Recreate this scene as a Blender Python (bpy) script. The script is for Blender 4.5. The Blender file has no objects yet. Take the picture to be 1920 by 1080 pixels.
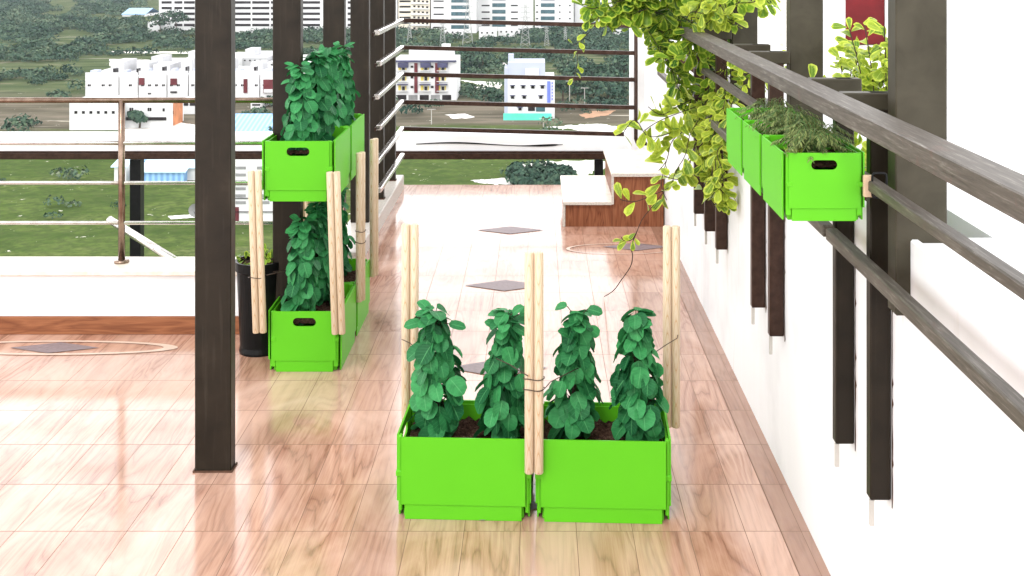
import bpy, math, random
from mathutils import Vector, Matrix, noise
R = math.radians
PI = math.pi
random.seed(7)
S = bpy.context.scene
COL = S.collection

# ------------------------------------------------------------------ camera
F = 2150.0            # focal length in photo pixels (1920 wide)
VX, VY = 1005.0, -82.0   # vanishing point of the terrace in photo pixels
H = 1.75
cam_d = bpy.data.cameras.new('camera')
cam = bpy.data.objects.new('camera', cam_d); COL.objects.link(cam)
cam.location = (0, 0, H); cam.rotation_euler = (R(90), 0, 0)
cam_d.sensor_width = 36; cam_d.lens = 36 * F / 1920
cam_d.shift_x = -(VX - 960) / 1920
cam_d.shift_y = -(540 - VY) / 1920
cam_d.clip_start = 0.05; cam_d.clip_end = 9000
S.camera = cam
S.render.resolution_x = 1024; S.render.resolution_y = 576

# ------------------------------------------------------------------ sky, sun, exposure
SUN_EL, SUN_AZ = R(52), R(200)      # azimuth from +Y clockwise: behind the camera, a little to the left
w = bpy.data.worlds.new('World'); S.world = w; w.use_nodes = True
nt = w.node_tree
sky = nt.nodes.new('ShaderNodeTexSky'); sky.sky_type = 'NISHITA'; sky.sun_disc = False
sky.sun_elevation = SUN_EL; sky.sun_rotation = SUN_AZ; sky.dust_density = 6.0; sky.air_density = 1.0; sky.ozone_density = 0.6
bg = nt.nodes['Background']; bg.inputs['Strength'].default_value = 0.15
# bright broken overcast over the sky
tc = nt.nodes.new('ShaderNodeTexCoord'); cn = nt.nodes.new('ShaderNodeTexNoise'); cn.inputs['Scale'].default_value = 2.2; cn.inputs['Detail'].default_value = 5
nt.links.new(tc.outputs['Generated'], cn.inputs['Vector'])
cr = nt.nodes.new('ShaderNodeValToRGB'); cr.color_ramp.elements[0].position = .28; cr.color_ramp.elements[0].color = (.85, .85, .85, 1); cr.color_ramp.elements[1].position = .5; cr.color_ramp.elements[1].color = (1, 1, 1, 1)
nt.links.new(cn.outputs['Fac'], cr.inputs[0])
mxw = nt.nodes.new('ShaderNodeMix'); mxw.data_type = 'RGBA'; nt.links.new(cr.outputs[0], mxw.inputs[0]); nt.links.new(sky.outputs[0], mxw.inputs[6]); 
sxyz = nt.nodes.new('ShaderNodeSeparateXYZ'); nt.links.new(tc.outputs['Generated'], sxyz.inputs[0])
hz_ = nt.nodes.new('ShaderNodeValToRGB'); he_ = hz_.color_ramp.elements; he_[0].position = .0; he_[0].color = (1, 1, 1, 1); he_[1].position = .75; he_[1].color = (.40, .405, .42, 1)
em_ = he_.new(.38); em_.color = (.82, .82, .83, 1)
nt.links.new(sxyz.outputs[2], hz_.inputs[0])
hm = nt.nodes.new('ShaderNodeVectorMath'); hm.operation = 'SCALE'; nt.links.new(hz_.outputs[0], hm.inputs[0]); hm.inputs['Scale'].default_value = 27.0     # cloud brighter towards the hazy horizon
nt.links.new(hm.outputs[0], mxw.inputs[7])
nt.links.new(mxw.outputs[2], bg.inputs[0])
sd = bpy.data.lights.new('sun', 'SUN'); sd.energy = 1.5; sd.angle = R(14); sd.color = (1, 0.965, 0.91)
so = bpy.data.objects.new('sun', sd); COL.objects.link(so)
sv = Vector((math.sin(SUN_AZ) * math.cos(SUN_EL), math.cos(SUN_AZ) * math.cos(SUN_EL), math.sin(SUN_EL)))
so.rotation_euler = sv.to_track_quat('Z', 'Y').to_euler()
S.view_settings.view_transform = 'Standard'; S.view_settings.look = 'None'
S.view_settings.gamma = 1; S.view_settings.exposure = 0.0

# ------------------------------------------------------------------ helpers
def P(px, py, Y):      # photo pixel at distance Y -> point
    return Vector(((px - VX) / F * Y, Y, H - (py - VY) / F * Y))
GZ = -33.25
HG = H - GZ
def GY(py, hg=HG): return F * hg / (py - VY)
def GP(px, py, z=GZ):
    Y = F * (H - z) / (py - VY); return P(px, py, Y)

class MB:
    def __init__(s): s.v = []; s.f = []; s.uv = []; s.c = []; s.smooth = False
    def face(s, pts, uv=None, c=0.5):
        n = len(s.v); s.v += [tuple(p) for p in pts]; s.f.append(tuple(range(n, n + len(pts))))
        s.uv.append(uv); s.c.append(c)
    def add(s, vs, fs, c=0.5):
        n = len(s.v); s.v += [tuple(p) for p in vs]
        for f in fs: s.f.append(tuple(n + i for i in f)); s.uv.append(None); s.c.append(c)
    def box(s, x0, x1, y0, y1, z0, z1, c=0.5, M=None):
        vs = [Vector(p) for p in ((x0,y0,z0),(x1,y0,z0),(x1,y1,z0),(x0,y1,z0),(x0,y0,z1),(x1,y0,z1),(x1,y1,z1),(x0,y1,z1))]
        if M: vs = [M @ p for p in vs]
        s.add(vs, [(0,3,2,1),(4,5,6,7),(0,1,5,4),(1,2,6,5),(2,3,7,6),(3,0,4,7)], c); return s
    def bbox(s, x0, x1, y0, y1, z0, z1, b=0.003, c=0.5, M=None):   # box with bevelled edges
        X = (x0, x1); Y = (y0, y1); Z = (z0, z1); vs = []; idx = {}
        for i in (0,1):
            for j in (0,1):
                for k in (0,1):
                    for ax in range(3):
                        p = [X[i], Y[j], Z[k]]; sg = [1 if q == 0 else -1 for q in (i,j,k)]
                        for a in range(3):
                            if a != ax: p[a] += sg[a] * b
                        idx[(i,j,k,ax)] = len(vs); vs.append(Vector(p))
        fs = []
        def q(*k): fs.append(tuple(idx[t] for t in k))
        for s0 in (0,1):
            q((s0,0,0,0),(s0,1,0,0),(s0,1,1,0),(s0,0,1,0)); q((0,s0,0,1),(1,s0,0,1),(1,s0,1,1),(0,s0,1,1)); q((0,0,s0,2),(1,0,s0,2),(1,1,s0,2),(0,1,s0,2))
        for a in (0,1):
            for b2 in (0,1):
                q((a,b2,0,0),(a,b2,1,0),(a,b2,1,1),(a,b2,0,1)); q((a,0,b2,0),(a,1,b2,0),(a,1,b2,2),(a,0,b2,2)); q((0,a,b2,1),(1,a,b2,1),(1,a,b2,2),(0,a,b2,2))
        for i in (0,1):
            for j in (0,1):
                for k in (0,1): q((i,j,k,0),(i,j,k,1),(i,j,k,2))
        cen = Vector(((x0+x1)/2,(y0+y1)/2,(z0+z1)/2)); out = []
        for f in fs:
            a, b_, c_ = vs[f[0]], vs[f[1]], vs[f[2]]; nrm = (b_-a).cross(c_-a); m = sum((vs[i] for i in f), Vector()) / len(f)
            out.append(f if nrm.dot(m - cen) > 0 else tuple(reversed(f)))
        if M: vs = [M @ p for p in vs]
        s.add(vs, out, c); return s
    def tube(s, pts, r, n=8, c=0.5, cap=True):
        pts = [Vector(p) for p in pts]; rings = []
        rr = r if isinstance(r, (list, tuple)) else [r] * len(pts)
        up = None
        for i, p in enumerate(pts):
            t = (pts[min(i+1, len(pts)-1)] - pts[max(i-1, 0)]).normalized()
            if up is None: up = t.orthogonal().normalized()
            up = (up - t * up.dot(t)); up = up.normalized() if up.length > 1e-6 else t.orthogonal().normalized()
            sd_ = t.cross(up); rings.append([p + (up * math.cos(2*PI*k/n) + sd_ * math.sin(2*PI*k/n)) * rr[i] for k in range(n)])
        vs = [v for g in rings for v in g]; fs = []
        for i in range(len(pts)-1):
            for k in range(n):
                a = i*n+k; b = i*n+(k+1) % n; fs.append((a, b, b+n, a+n))
        if cap: fs.append(tuple(reversed(range(n)))); fs.append(tuple(range((len(pts)-1)*n, len(pts)*n)))
        s.add(vs, fs, c); return s
    def leaf(s, base, d, nrm, L, W, c=0.5, fold=0.18, curl=0.25, prof=(0.05, 0.74, 0.98, 1.0, 0.78, 0.16), ts=(0, .12, .34, .6, .86, 1)):
        d = d.normalized(); nrm = (nrm - d * nrm.dot(d)).normalized(); sd_ = d.cross(nrm); rows = []
        for t, p in zip(ts, prof):
            m = base + d * (L * t) - nrm * (curl * L * t * t); rows.append((m, W * 0.5 * p, t))
        n0 = len(s.v); vs = []; uv = []
        for m, h, t in rows:
            vs += [m - sd_ * h + nrm * h * fold * 2, m, m + sd_ * h + nrm * h * fold * 2]; uv += [(0, t), (.5, t), (1, t)]
        s.v += [tuple(v) for v in vs]
        for i in range(len(rows) - 1):
            for k in (0, 1):
                a = i*3+k; q = (a, a+1, a+4, a+3)
                s.f.append(tuple(n0 + j for j in q)); s.uv.append([uv[j] for j in q]); s.c.append(c)
    def build(s, name, mat, parent=None, smooth=None, loc=None):
        me = bpy.data.meshes.new(name); me.from_pydata(s.v, [], s.f)
        if any(u for u in s.uv):
            l = me.uv_layers.new(name='UVMap'); fl = []
            for f, u in zip(s.f, s.uv):
                for i in range(len(f)): fl += list(u[i]) if u else [0, 0]
            l.data.foreach_set('uv', fl)
        at = me.attributes.new('tone', 'FLOAT', 'FACE'); at.data.foreach_set('value', s.c)
        if smooth if smooth is not None else s.smooth: me.polygons.foreach_set('use_smooth', [True] * len(me.polygons))
        me.materials.append(mat); me.update()
        o = bpy.data.objects.new(name, me); COL.objects.link(o)
        if loc is not None: o.location = loc
        if parent: o.parent = parent
        return o

def tag(o, label=None, cat=None, group=None, kind=None):
    if label: o['label'] = label
    if cat: o['category'] = cat
    if group: o['group'] = group
    if kind: o['kind'] = kind
    return o
def empty(name, loc=(0,0,0), rz=0, label=None, cat=None, group=None):
    o = bpy.data.objects.new(name, None); COL.objects.link(o); o.location = loc; o.rotation_euler = (0, 0, rz)
    o.empty_display_size = .1
    return tag(o, label, cat, group)
def dup(root, loc=None, rz=None, label=None, group=None, scale=None):
    def rec(o, par):
        c = o.copy(); COL.objects.link(c)
        if par: c.parent = par
        for ch in [k for k in ALLK.get(o.name, [])]: ALLK.setdefault(c.name, []).append(rec(ch, c))
        return c
    r = rec(root, None)
    if loc is not None: r.location = loc
    if rz is not None: r.rotation_euler = (0, 0, rz)
    if scale: r.scale = scale
    if label: r['label'] = label
    if group: r['group'] = group
    return r
ALLK = {}
def index_children():
    ALLK.clear()
    for o in bpy.data.objects:
        if o.parent: ALLK.setdefault(o.parent.name, []).append(o)

# ------------------------------------------------------------------ materials
class NT:
    def __init__(s, name, rough=0.6, ior=1.45, metal=0.0):
        s.m = bpy.data.materials.new(name); s.m.use_nodes = True; s.t = s.m.node_tree; s.b = s.t.nodes['Principled BSDF']
        s.b.inputs['Roughness'].default_value = rough; s.b.inputs['IOR'].default_value = ior; s.b.inputs['Metallic'].default_value = metal
    def n(s, typ, **kw):
        nd = s.t.nodes.new(typ)
        for k, v in kw.items():
            if k.startswith('i_'):
                key = k[2:]; key = int(key) if key.isdigit() else key
                if isinstance(v, bpy.types.NodeSocket): s.t.links.new(v, nd.inputs[key])
                else: nd.inputs[key].default_value = v
            else: setattr(nd, k, v)
        return nd
    def link(s, a, b): s.t.links.new(a, b)
    def math(s, op, a, b=None, c=None):
        nd = s.t.nodes.new('ShaderNodeMath'); nd.operation = op
        for i, v in enumerate((a, b, c)):
            if v is None: continue
            if isinstance(v, bpy.types.NodeSocket): s.t.links.new(v, nd.inputs[i])
            else: nd.inputs[i].default_value = v
        return nd.outputs[0]
    def ramp(s, fac, stops):
        nd = s.t.nodes.new('ShaderNodeValToRGB'); e = nd.color_ramp.elements
        while len(e) < len(stops): e.new(0.5)
        for el, (p, c) in zip(e, stops): el.position = p; el.color = (*c, 1) if len(c) == 3 else c
        s.t.links.new(fac, nd.inputs[0]); return nd.outputs[0]
    def mix(s, fac, a, b, mode='MIX'):
        nd = s.t.nodes.new('ShaderNodeMix'); nd.data_type = 'RGBA'; nd.blend_type = mode
        for k, v in ((0, fac), (6, a), (7, b)):
            if isinstance(v, bpy.types.NodeSocket): s.t.links.new(v, nd.inputs[k])
            elif k == 0: nd.inputs[k].default_value = v
            else: nd.inputs[k].default_value = (*v, 1)
        return nd.outputs[2]
    def obj(s): return s.n('ShaderNodeTexCoord').outputs['Object']
    def noise(s, vec=None, scale=5, detail=4, dist=0, rough=.55):
        nd = s.n('ShaderNodeTexNoise'); nd.inputs['Scale'].default_value = scale; nd.inputs['Detail'].default_value = detail
        nd.inputs['Distortion'].default_value = dist; nd.inputs['Roughness'].default_value = rough
        if vec is not None: s.t.links.new(vec, nd.inputs['Vector'])
        return nd.outputs['Fac']
    def mapv(s, vec, scale=(1,1,1), loc=(0,0,0), rot=(0,0,0)):
        nd = s.n('ShaderNodeMapping'); s.t.links.new(vec, nd.inputs[0]); nd.inputs['Scale'].default_value = scale; nd.inputs['Location'].default_value = loc; nd.inputs['Rotation'].default_value = rot
        return nd.outputs[0]
    def color(s, c):
        if isinstance(c, bpy.types.NodeSocket): s.t.links.new(c, s.b.inputs['Base Color'])
        else: s.b.inputs['Base Color'].default_value = (*c, 1)
    def bump(s, h, strength=.2, dist=.01):
        nd = s.n('ShaderNodeBump'); nd.inputs['Strength'].default_value = strength; nd.inputs['Distance'].default_value = dist
        s.t.links.new(h, nd.inputs['Height']); s.t.links.new(nd.outputs[0], s.b.inputs['Normal'])

def simple(name, c, rough=.6, var=.12, scale=8, metal=0, bump=0):
    k = NT(name, rough, metal=metal); v = k.obj(); n = k.noise(v, scale, 5)
    lo = tuple(x * (1 - var) for x in c); hi = tuple(min(1, x * (1 + var)) for x in c)
    k.color(k.ramp(n, [(.3, lo), (.7, hi)]))
    if bump: k.bump(k.noise(v, scale * 6, 3), bump, .002)
    return k.m
M = {}
GREEN = (0.115, 0.66, 0.012)
k = NT('green_plastic', .42); v = k.obj(); k.color(k.ramp(k.noise(v, 3, 3), [(.3, (.093, .425, .011)), (.7, (.10, .455, .012))])); k.bump(k.noise(v, 300, 2), .05, .0005); M['green'] = k.m
M['steel'] = None
k = NT('dark_steel', .42); v = k.obj()
n1 = k.noise(v, 9, 6, .4); n2 = k.noise(k.mapv(v, (60, 60, 4)), 1, 4)
c = k.ramp(n1, [(.3, (.009, .006, .003)), (.6, (.017, .012, .007)), (.8, (.030, .022, .014))])
c = k.mix(k.ramp(n2, [(.55, (0,0,0)), (.8, (.5,.5,.5))]), c, (.045, .036, .026)); k.color(c); k.bump(n2, .12, .002); M['steel'] = k.m
k = NT('rail_brown_paint', .35); v = k.obj(); k.color(k.ramp(k.noise(v, 30, 5), [(.35, (.025, .012, .008)), (.65, (.05, .026, .018))])); M['brown'] = k.m
k = NT('post_taupe_paint', .45); v = k.obj(); k.color(k.ramp(k.noise(v, 12, 5, .5), [(.35, (.036, .031, .020)), (.65, (.055, .048, .033))])); M['taupe'] = k.m
k = NT('weathered_rail', .5, metal=.0); v = k.obj(); n = k.noise(k.mapv(v, (140, 9, 140)), 1, 8, .4, .7); n2 = k.noise(v, 11, 8, .3, .7)
c = k.ramp(n, [(.3, (.045, .036, .028)), (.55, (.10, .085, .07)), (.74, (.26, .24, .21))]); c = k.mix(k.ramp(n2, [(.58, (0,0,0)), (.7, (.55,.55,.55))]), c, (.13, .07, .055)); k.color(c); k.bump(n, .2, .002); M['weather'] = k.m
k = NT('stainless', .22, metal=.9); v = k.obj(); k.color(k.ramp(k.noise(v, 20, 4), [(.3, (.55, .5, .46)), (.7, (.75, .72, .7))])); M['inox'] = k.m
# white wall with faint drips and scuffs
k = NT('white_wall_paint', .7); v = k.obj(); n = k.noise(k.mapv(v, (1, 9, .7)), 1.3, 5, .3); n2 = k.noise(v, 2.2, 4)
c = k.ramp(n, [(.3, (.78, .78, .78)), (.6, (.80, .80, .81)), (.8, (.66, .62, .56))]); k.color(k.mix(k.ramp(n2, [(.5, (0,0,0)), (.75, (.6,.6,.6))]), c, (.55, .55, .56))); k.bump(k.noise(v, 45, 4), .06, .003); M['white'] = k.m
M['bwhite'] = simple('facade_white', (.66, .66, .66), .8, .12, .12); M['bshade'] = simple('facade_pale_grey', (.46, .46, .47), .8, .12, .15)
M['bgrey'] = simple('facade_light_grey', (.42, .45, .55), .8, .08, .1)
M['bbeige'] = simple('facade_cream', (.72, .66, .55), .8, .1, .08)
M['maroon'] = simple('maroon_panel', (.13, .03, .035), .6, .25, .3)
M['glassdark'] = simple('dark_window', (.022, .018, .018), .25, .35, .4)
M['glassteal'] = simple('teal_glass', (.05, .11, .13), .2, .35, .5)
M['greyshut'] = simple('grey_window', (.22, .22, .22), .5, .25, .5)
M['bluepanel'] = simple('blue_panel', (.13, .18, .62), .5, .15, .3)
M['cyan'] = simple('turquoise_fence', (.1, .62, .47), .6, .2, .25)
M['yellow'] = simple('yellow_panel', (.62, .5, .1), .6, .2, .5)
M['navy'] = simple('navy_awning', (.05, .05, .11), .6, .3, .5)
M['orange'] = simple('orange_brick', (.5, .19, .08), .7, .3, .6)
k = NT('blue_roof_sheet', .45); v = k.obj(); wv = k.n('ShaderNodeTexWave'); k.link(v, wv.inputs[0]); wv.inputs['Scale'].default_value = .35; wv.inputs['Distortion'].default_value = .3
k.color(k.ramp(wv.outputs['Fac'], [(.1, (.16, .34, .62)), (.9, (.3, .52, .78))])); M['blueroof'] = k.m
M['lightblue'] = simple('pale_blue_roof', (.5, .68, .8), .6, .15, .4)
M['reddoor'] = simple('red_door_paint', (.11, .006, .008), .35, .2, 3)
M['lattice'] = simple('galvanised_lattice', (.3, .31, .3), .5, .2, 1, .4)
M['concrete'] = simple('concrete', (.42, .40, .37), .85, .15, 4, 0, .1)
M['blackpot'] = simple('black_pot', (.006, .006, .006), .3, .2, 10)
M['black'] = simple('black_metal', (.012, .012, .013), .35, .2, 20, .3)
M['wire'] = simple('brown_wire', (.045, .026, .016), .5, .2, 60)
M['creamtab'] = simple('pale_wood_tab', (.62, .45, .3), .6, .15, 50)
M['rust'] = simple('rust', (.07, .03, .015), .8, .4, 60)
# beige terrazzo / granite
k = NT('granite', .35); v = k.obj(); vo = k.n('ShaderNodeTexVoronoi', i_Scale=160.0); k.link(v, vo.inputs['Vector'])
c = k.mix(.5, vo.outputs['Color'], (.5, .42, .32)); hs = k.n('ShaderNodeHueSaturation'); hs.inputs['Saturation'].default_value = .18; hs.inputs['Value'].default_value = .85; k.link(c, hs.inputs['Color']); k.color(k.mix(.45, hs.outputs[0], (.52, .44, .34))); M['granite'] = k.m
k = NT('cream_stone_top', .32, 1.5); v = k.obj(); k.color(k.ramp(k.noise(v, 14, 6, .6), [(.3, (.62, .54, .44)), (.6, (.74, .68, .6))])); M['cream'] = k.m
# reddish wood veneer
def woodmat(name, axes, cols, rings=14, rough=.45, stretch=9.0):
    k = NT(name, rough); v = k.obj(); sc = [stretch] * 3; sc[axes] = 1.0
    vv = k.mapv(v, tuple(sc)); n = k.noise(vv, 1.4, 3, .6); fr = k.math('FRACT', k.math('MULTIPLY', n, rings)); fine = k.noise(k.mapv(v, tuple(x * 14 if i != axes else 3 for i, x in enumerate(sc))), 1, 3)
    tri = k.math('ABSOLUTE', k.math('SUBTRACT', fr, .5)); c = k.ramp(k.math('MULTIPLY', tri, 2), [(0, cols[0]), (.35, cols[1]), (1, cols[2])])
    k.color(k.mix(.35, c, k.ramp(fine, [(.3, cols[0]), (.7, cols[2])]))); return k.m
M['veneer'] = woodmat('brown_wood_tile', 2, [(.11, .032, .014), (.19, .06, .026), (.27, .105, .05)], 9)
M['veneerh'] = woodmat('brown_wood_skirting', 0, [(.14, .045, .02), (.22, .08, .035), (.30, .12, .055)], 7)
# pine dowel: cathedral grain facing the dowel's sides
k = NT('pine_dowel', .5); v = k.obj(); sp = k.n('ShaderNodeSeparateXYZ'); k.link(v, sp.inputs[0])
rnd = k.n('ShaderNodeObjectInfo').outputs['Random']
ax = k.math('ABSOLUTE', sp.outputs[0]); par = k.math('MULTIPLY', k.math('MULTIPLY', ax, ax), 600.0)
zz = k.math('MULTIPLY', k.math('PINGPONG', k.math('ADD', sp.outputs[2], k.math('MULTIPLY', rnd, .1)), .17), 1.0)
nn = k.math('MULTIPLY', k.noise(k.mapv(v, (30, 30, 3)), 1, 2), .018)
ph = k.math('FRACT', k.math('MULTIPLY', k.math('ADD', k.math('ADD', zz, par), nn), 17.0))
c = k.ramp(ph, [(0, (.42, .20, .07)), (.16, (.56, .42, .27)), (.5, (.63, .51, .37)), (1, (.57, .44, .29))])
fib = k.noise(k.mapv(v, (300, 300, 6)), 1, 3); c = k.mix(.25, c, k.ramp(fib, [(.3, (.47, .37, .25)), (.7, (.65, .54, .40))])); k.color(c); M['pine'] = k.m
# soil
k = NT('potting_soil', .95); v = k.obj(); n = k.noise(v, 90, 6, .5, .7); k.color(k.ramp(n, [(.35, (.018, .010, .007)), (.55, (.075, .042, .03)), (.75, (.18, .115, .085))])); k.bump(n, 1.0, .012); M['soil'] = k.m
# floor tiles, wood look
k = NT('wood_look_tile', .13, 1.62); v = k.obj(); sp = k.n('ShaderNodeSeparateXYZ'); k.link(v, sp.inputs[0])
xs = k.math('DIVIDE', k.math('ADD', sp.outputs[0], 20.055), .171); ys = k.math('DIVIDE', k.math('ADD', sp.outputs[1], 20.07), .31)
cx = k.math('FLOOR', xs); cy = k.math('FLOOR', ys); fx = k.math('FRACT', xs); fy = k.math('FRACT', ys)
cv = k.n('ShaderNodeCombineXYZ', i_0=cx, i_1=cy); wn = k.n('ShaderNodeTexWhiteNoise', noise_dimensions='3D'); k.link(cv.outputs[0], wn.inputs['Vector'])
rv = wn.outputs['Value']; rs = k.n('ShaderNodeSeparateColor'); k.link(wn.outputs['Color'], rs.inputs[0])
gx = k.math('ADD', k.math('MULTIPLY', sp.outputs[0], 9.0), k.math('MULTIPLY', rs.outputs[0], 40)); gy = k.math('ADD', k.math('MULTIPLY', sp.outputs[1], 1.15), k.math('MULTIPLY', rs.outputs[1], 40))
gv = k.n('ShaderNodeCombineXYZ', i_0=gx, i_1=gy, i_2=k.math('MULTIPLY', rv, 12)).outputs[0]
n = k.noise(gv, .75, 6, .7, .45); fr = k.math('MULTIPLY', k.math('ABSOLUTE', k.math('SUBTRACT', k.math('FRACT', k.math('MULTIPLY', n, 11)), .5)), 2)
fn = k.noise(k.mapv(gv, (9, .9, 1)), 2.2, 8, .5, .72)
c = k.ramp(fr, [(0, (.15, .055, .034)), (.22, (.33, .15, .098)), (1, (.52, .29, .205))])
c = k.mix(.4, c, k.ramp(fn, [(.3, (.20, .085, .05)), (.7, (.58, .35, .25))]))
c = k.mix(k.math('MULTIPLY', rs.outputs[2], .3), c, (.50, .34, .25)); c = k.mix(k.math('MULTIPLY', k.math('POWER', rv, 3), .3), c, (.26, .13, .08))
ex = k.math('MINIMUM', fx, k.math('SUBTRACT', 1, fx)); ey = k.math('MINIMUM', fy, k.math('SUBTRACT', 1, fy))
jm = k.math('MINIMUM', k.math('MULTIPLY', ex, .26), k.math('MULTIPLY', ey, .31)); joint = k.math('LESS_THAN', jm, .0014)
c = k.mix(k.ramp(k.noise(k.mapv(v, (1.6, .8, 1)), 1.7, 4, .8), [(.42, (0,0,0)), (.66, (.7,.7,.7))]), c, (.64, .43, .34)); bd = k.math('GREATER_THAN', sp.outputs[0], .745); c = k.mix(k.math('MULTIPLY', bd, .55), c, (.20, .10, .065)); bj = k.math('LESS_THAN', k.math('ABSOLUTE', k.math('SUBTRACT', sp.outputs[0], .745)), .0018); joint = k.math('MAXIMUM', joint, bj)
c = k.mix(joint, c, (.17, .10, .07)); k.color(c)
k.link(k.math('MULTIPLY', k.math('SUBTRACT', 1, joint), .5), k.b.inputs['Specular IOR Level']); rn = k.noise(v, 2.4, 5, .4)
k.link(k.math('ADD', k.math('MULTIPLY', rn, .16), k.math('ADD', .05, k.math('MULTIPLY', joint, .3))), k.b.inputs['Roughness'])
bh = k.math('ADD', k.math('MULTIPLY', k.math('SUBTRACT', 1, joint), 1.0), k.math('MULTIPLY', k.noise(v, 3.5, 2), .35)); k.bump(bh, .10, .003)
M['floor'] = k.m
M['inlay'] = simple('mauve_inlay', (.20, .15, .155), .5, .15, 60)
M['palering'] = simple('cream_ring', (.60, .45, .36), .4, .1, 20)
k = NT('pale_roof_paving', .55); v = k.obj(); br = k.n('ShaderNodeTexBrick', offset=0.0); k.link(v, br.inputs['Vector']); br.inputs['Scale'].default_value = 1.0; br.inputs['Brick Width'].default_value = 1.6; br.inputs['Row Height'].default_value = 1.6; br.inputs['Mortar Size'].default_value = .02
br.inputs['Color1'].default_value = (.8, .8, .79, 1); br.inputs['Color2'].default_value = (.76, .76, .75, 1); br.inputs['Mortar'].default_value = (.35, .35, .35, 1); k.color(br.outputs[0]); M['paving'] = k.m
k = NT('speckled_render', .8); v = k.obj(); k.color(k.ramp(k.noise(v, 18, 6, 0, .8), [(.35, (.45, .42, .36)), (.6, (.62, .6, .54))])); M['speckle'] = k.m
# leaves
def leafmat(name, dark, light, vein, edge=None, edgew=.3, rough=.42, trans=.25):
    k = NT(name, rough); a = k.n('ShaderNodeAttribute', attribute_name='tone').outputs['Fac']
    uv = k.n('ShaderNodeTexCoord').outputs['UV']; sp = k.n('ShaderNodeSeparateXYZ'); k.link(uv, sp.inputs[0])
    d = k.math('MULTIPLY', k.math('ABSOLUTE', k.math('SUBTRACT', sp.outputs[0], .5)), 2)
    c = k.ramp(a, [(0, dark), (1, light)]); ob = k.obj(); c = k.mix(k.ramp(k.noise(ob, 60, 3), [(.4, (0,0,0)), (.7, (.35,.35,.35))]), c, tuple(x * .6 for x in dark))
    if edge: 
        d2_ = k.math('ADD', d, k.math('MULTIPLY', k.math('SUBTRACT', k.noise(ob, 35, 3), .5), 1.6)); dd = k.math('MAXIMUM', d2_, k.math('MULTIPLY', k.math('SUBTRACT', sp.outputs[1], .62), 2.6))
        c = k.mix(k.ramp(dd, [(edgew, (0,0,0)), (min(.98, edgew + .4), (1,1,1))]), c, edge)
    vm = k.math('LESS_THAN', d, .05); sv_ = k.math('FRACT', k.math('SUBTRACT', k.math('MULTIPLY', sp.outputs[1], 6), k.math('MULTIPLY', d, 1.6)))
    vm2 = k.math('LESS_THAN', sv_, .09); c = k.mix(k.math('MULTIPLY', k.math('MAXIMUM', vm, k.math('MULTIPLY', vm2, .5)), .55), c, vein); k.color(c)
    tr = k.n('ShaderNodeBsdfTranslucent'); k.link(c, tr.inputs[0]); mx = k.n('ShaderNodeMixShader'); mx.inputs[0].default_value = trans
    k.link(k.b.outputs[0], mx.inputs[1]); k.link(tr.outputs[0], mx.inputs[2]); out = k.t.nodes['Material Output']; k.link(mx.outputs[0], out.inputs[0]); return k.m
M['leaf'] = leafmat('bean_leaf', (.009, .090, .030), (.055, .325, .10), (.12, .42, .16), rough=.5)
M['vine'] = leafmat('vine_leaf', (.07, .17, .012), (.38, .48, .035), (.5, .6, .15), (.52, .60, .07), .5, .35, .3)
M['vinedark'] = leafmat('vine_leaf_deep', (.020, .085, .010), (.20, .36, .02), (.3, .42, .08), (.44, .55, .06), .55, .35, .35)
M['dill'] = leafmat('feathery_leaf', (.05, .075, .02), (.28, .33, .12), (.22, .26, .09), None, .3, .6, .2)
M['stem'] = simple('green_stem', (.06, .14, .03), .6, .2, 50)
M['twig'] = simple('dark_twig', (.035, .02, .012), .8, .3, 60)
k = NT('far_foliage', .85); a = k.n('ShaderNodeAttribute', attribute_name='tone').outputs['Fac']; k.color(k.ramp(a, [(0, (.022, .048, .036)), (.45, (.055, .095, .065)), (.8, (.10, .145, .09)), (1, (.17, .20, .13))])); M['far'] = k.m
M['trunk'] = simple('bark', (.09, .07, .05), .9, .3, 3)
# valley ground: green fields near, scrub and pale bare soil further
k = NT('valley_ground', .95); v = k.obj(); sp = k.n('ShaderNodeSeparateXYZ'); k.link(v, sp.inputs[0])
nb = k.noise(k.mapv(v, (.012, .05, .01)), 1, 5, .6); n2 = k.noise(k.mapv(v, (.05, .16, .1)), 1, 6, .4); n3 = k.noise(v, .9, 4)
green = k.mix(k.ramp(n3, [(.35, (0,0,0)), (.65, (1,1,1))]), k.ramp(n2, [(.3, (.048, .082, .02)), (.48, (.085, .13, .033)), (.6, (.12, .165, .045)), (.75, (.19, .185, .10))]), (.075, .10, .035))
brown = k.ramp(n2, [(.3, (.075, .068, .046)), (.5, (.13, .115, .085)), (.7, (.2, .17, .13))])
scrub = k.ramp(n2, [(.35, (.05, .075, .035)), (.6, (.1, .12, .06)), (.75, (.28, .24, .18))])
yy = k.math('ADD', sp.outputs[1], k.math('MULTIPLY', k.math('SUBTRACT', nb, .5), 60))
m1 = k.n('ShaderNodeMapRange'); k.link(yy, m1.inputs[0]); m1.inputs[1].default_value = 226; m1.inputs[2].default_value = 236
m2 = k.n('ShaderNodeMapRange'); k.link(yy, m2.inputs[0]); m2.inputs[1].default_value = 275; m2.inputs[2].default_value = 300
green = k.mix(k.ramp(k.noise(v, .35, 5, .6, .7), [(.42, (0,0,0)), (.62, (.6,.6,.6))]), green, (.04, .07, .02)); c = k.mix(m1.outputs[0], green, brown); c = k.mix(m2.outputs[0], c, scrub)
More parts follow.
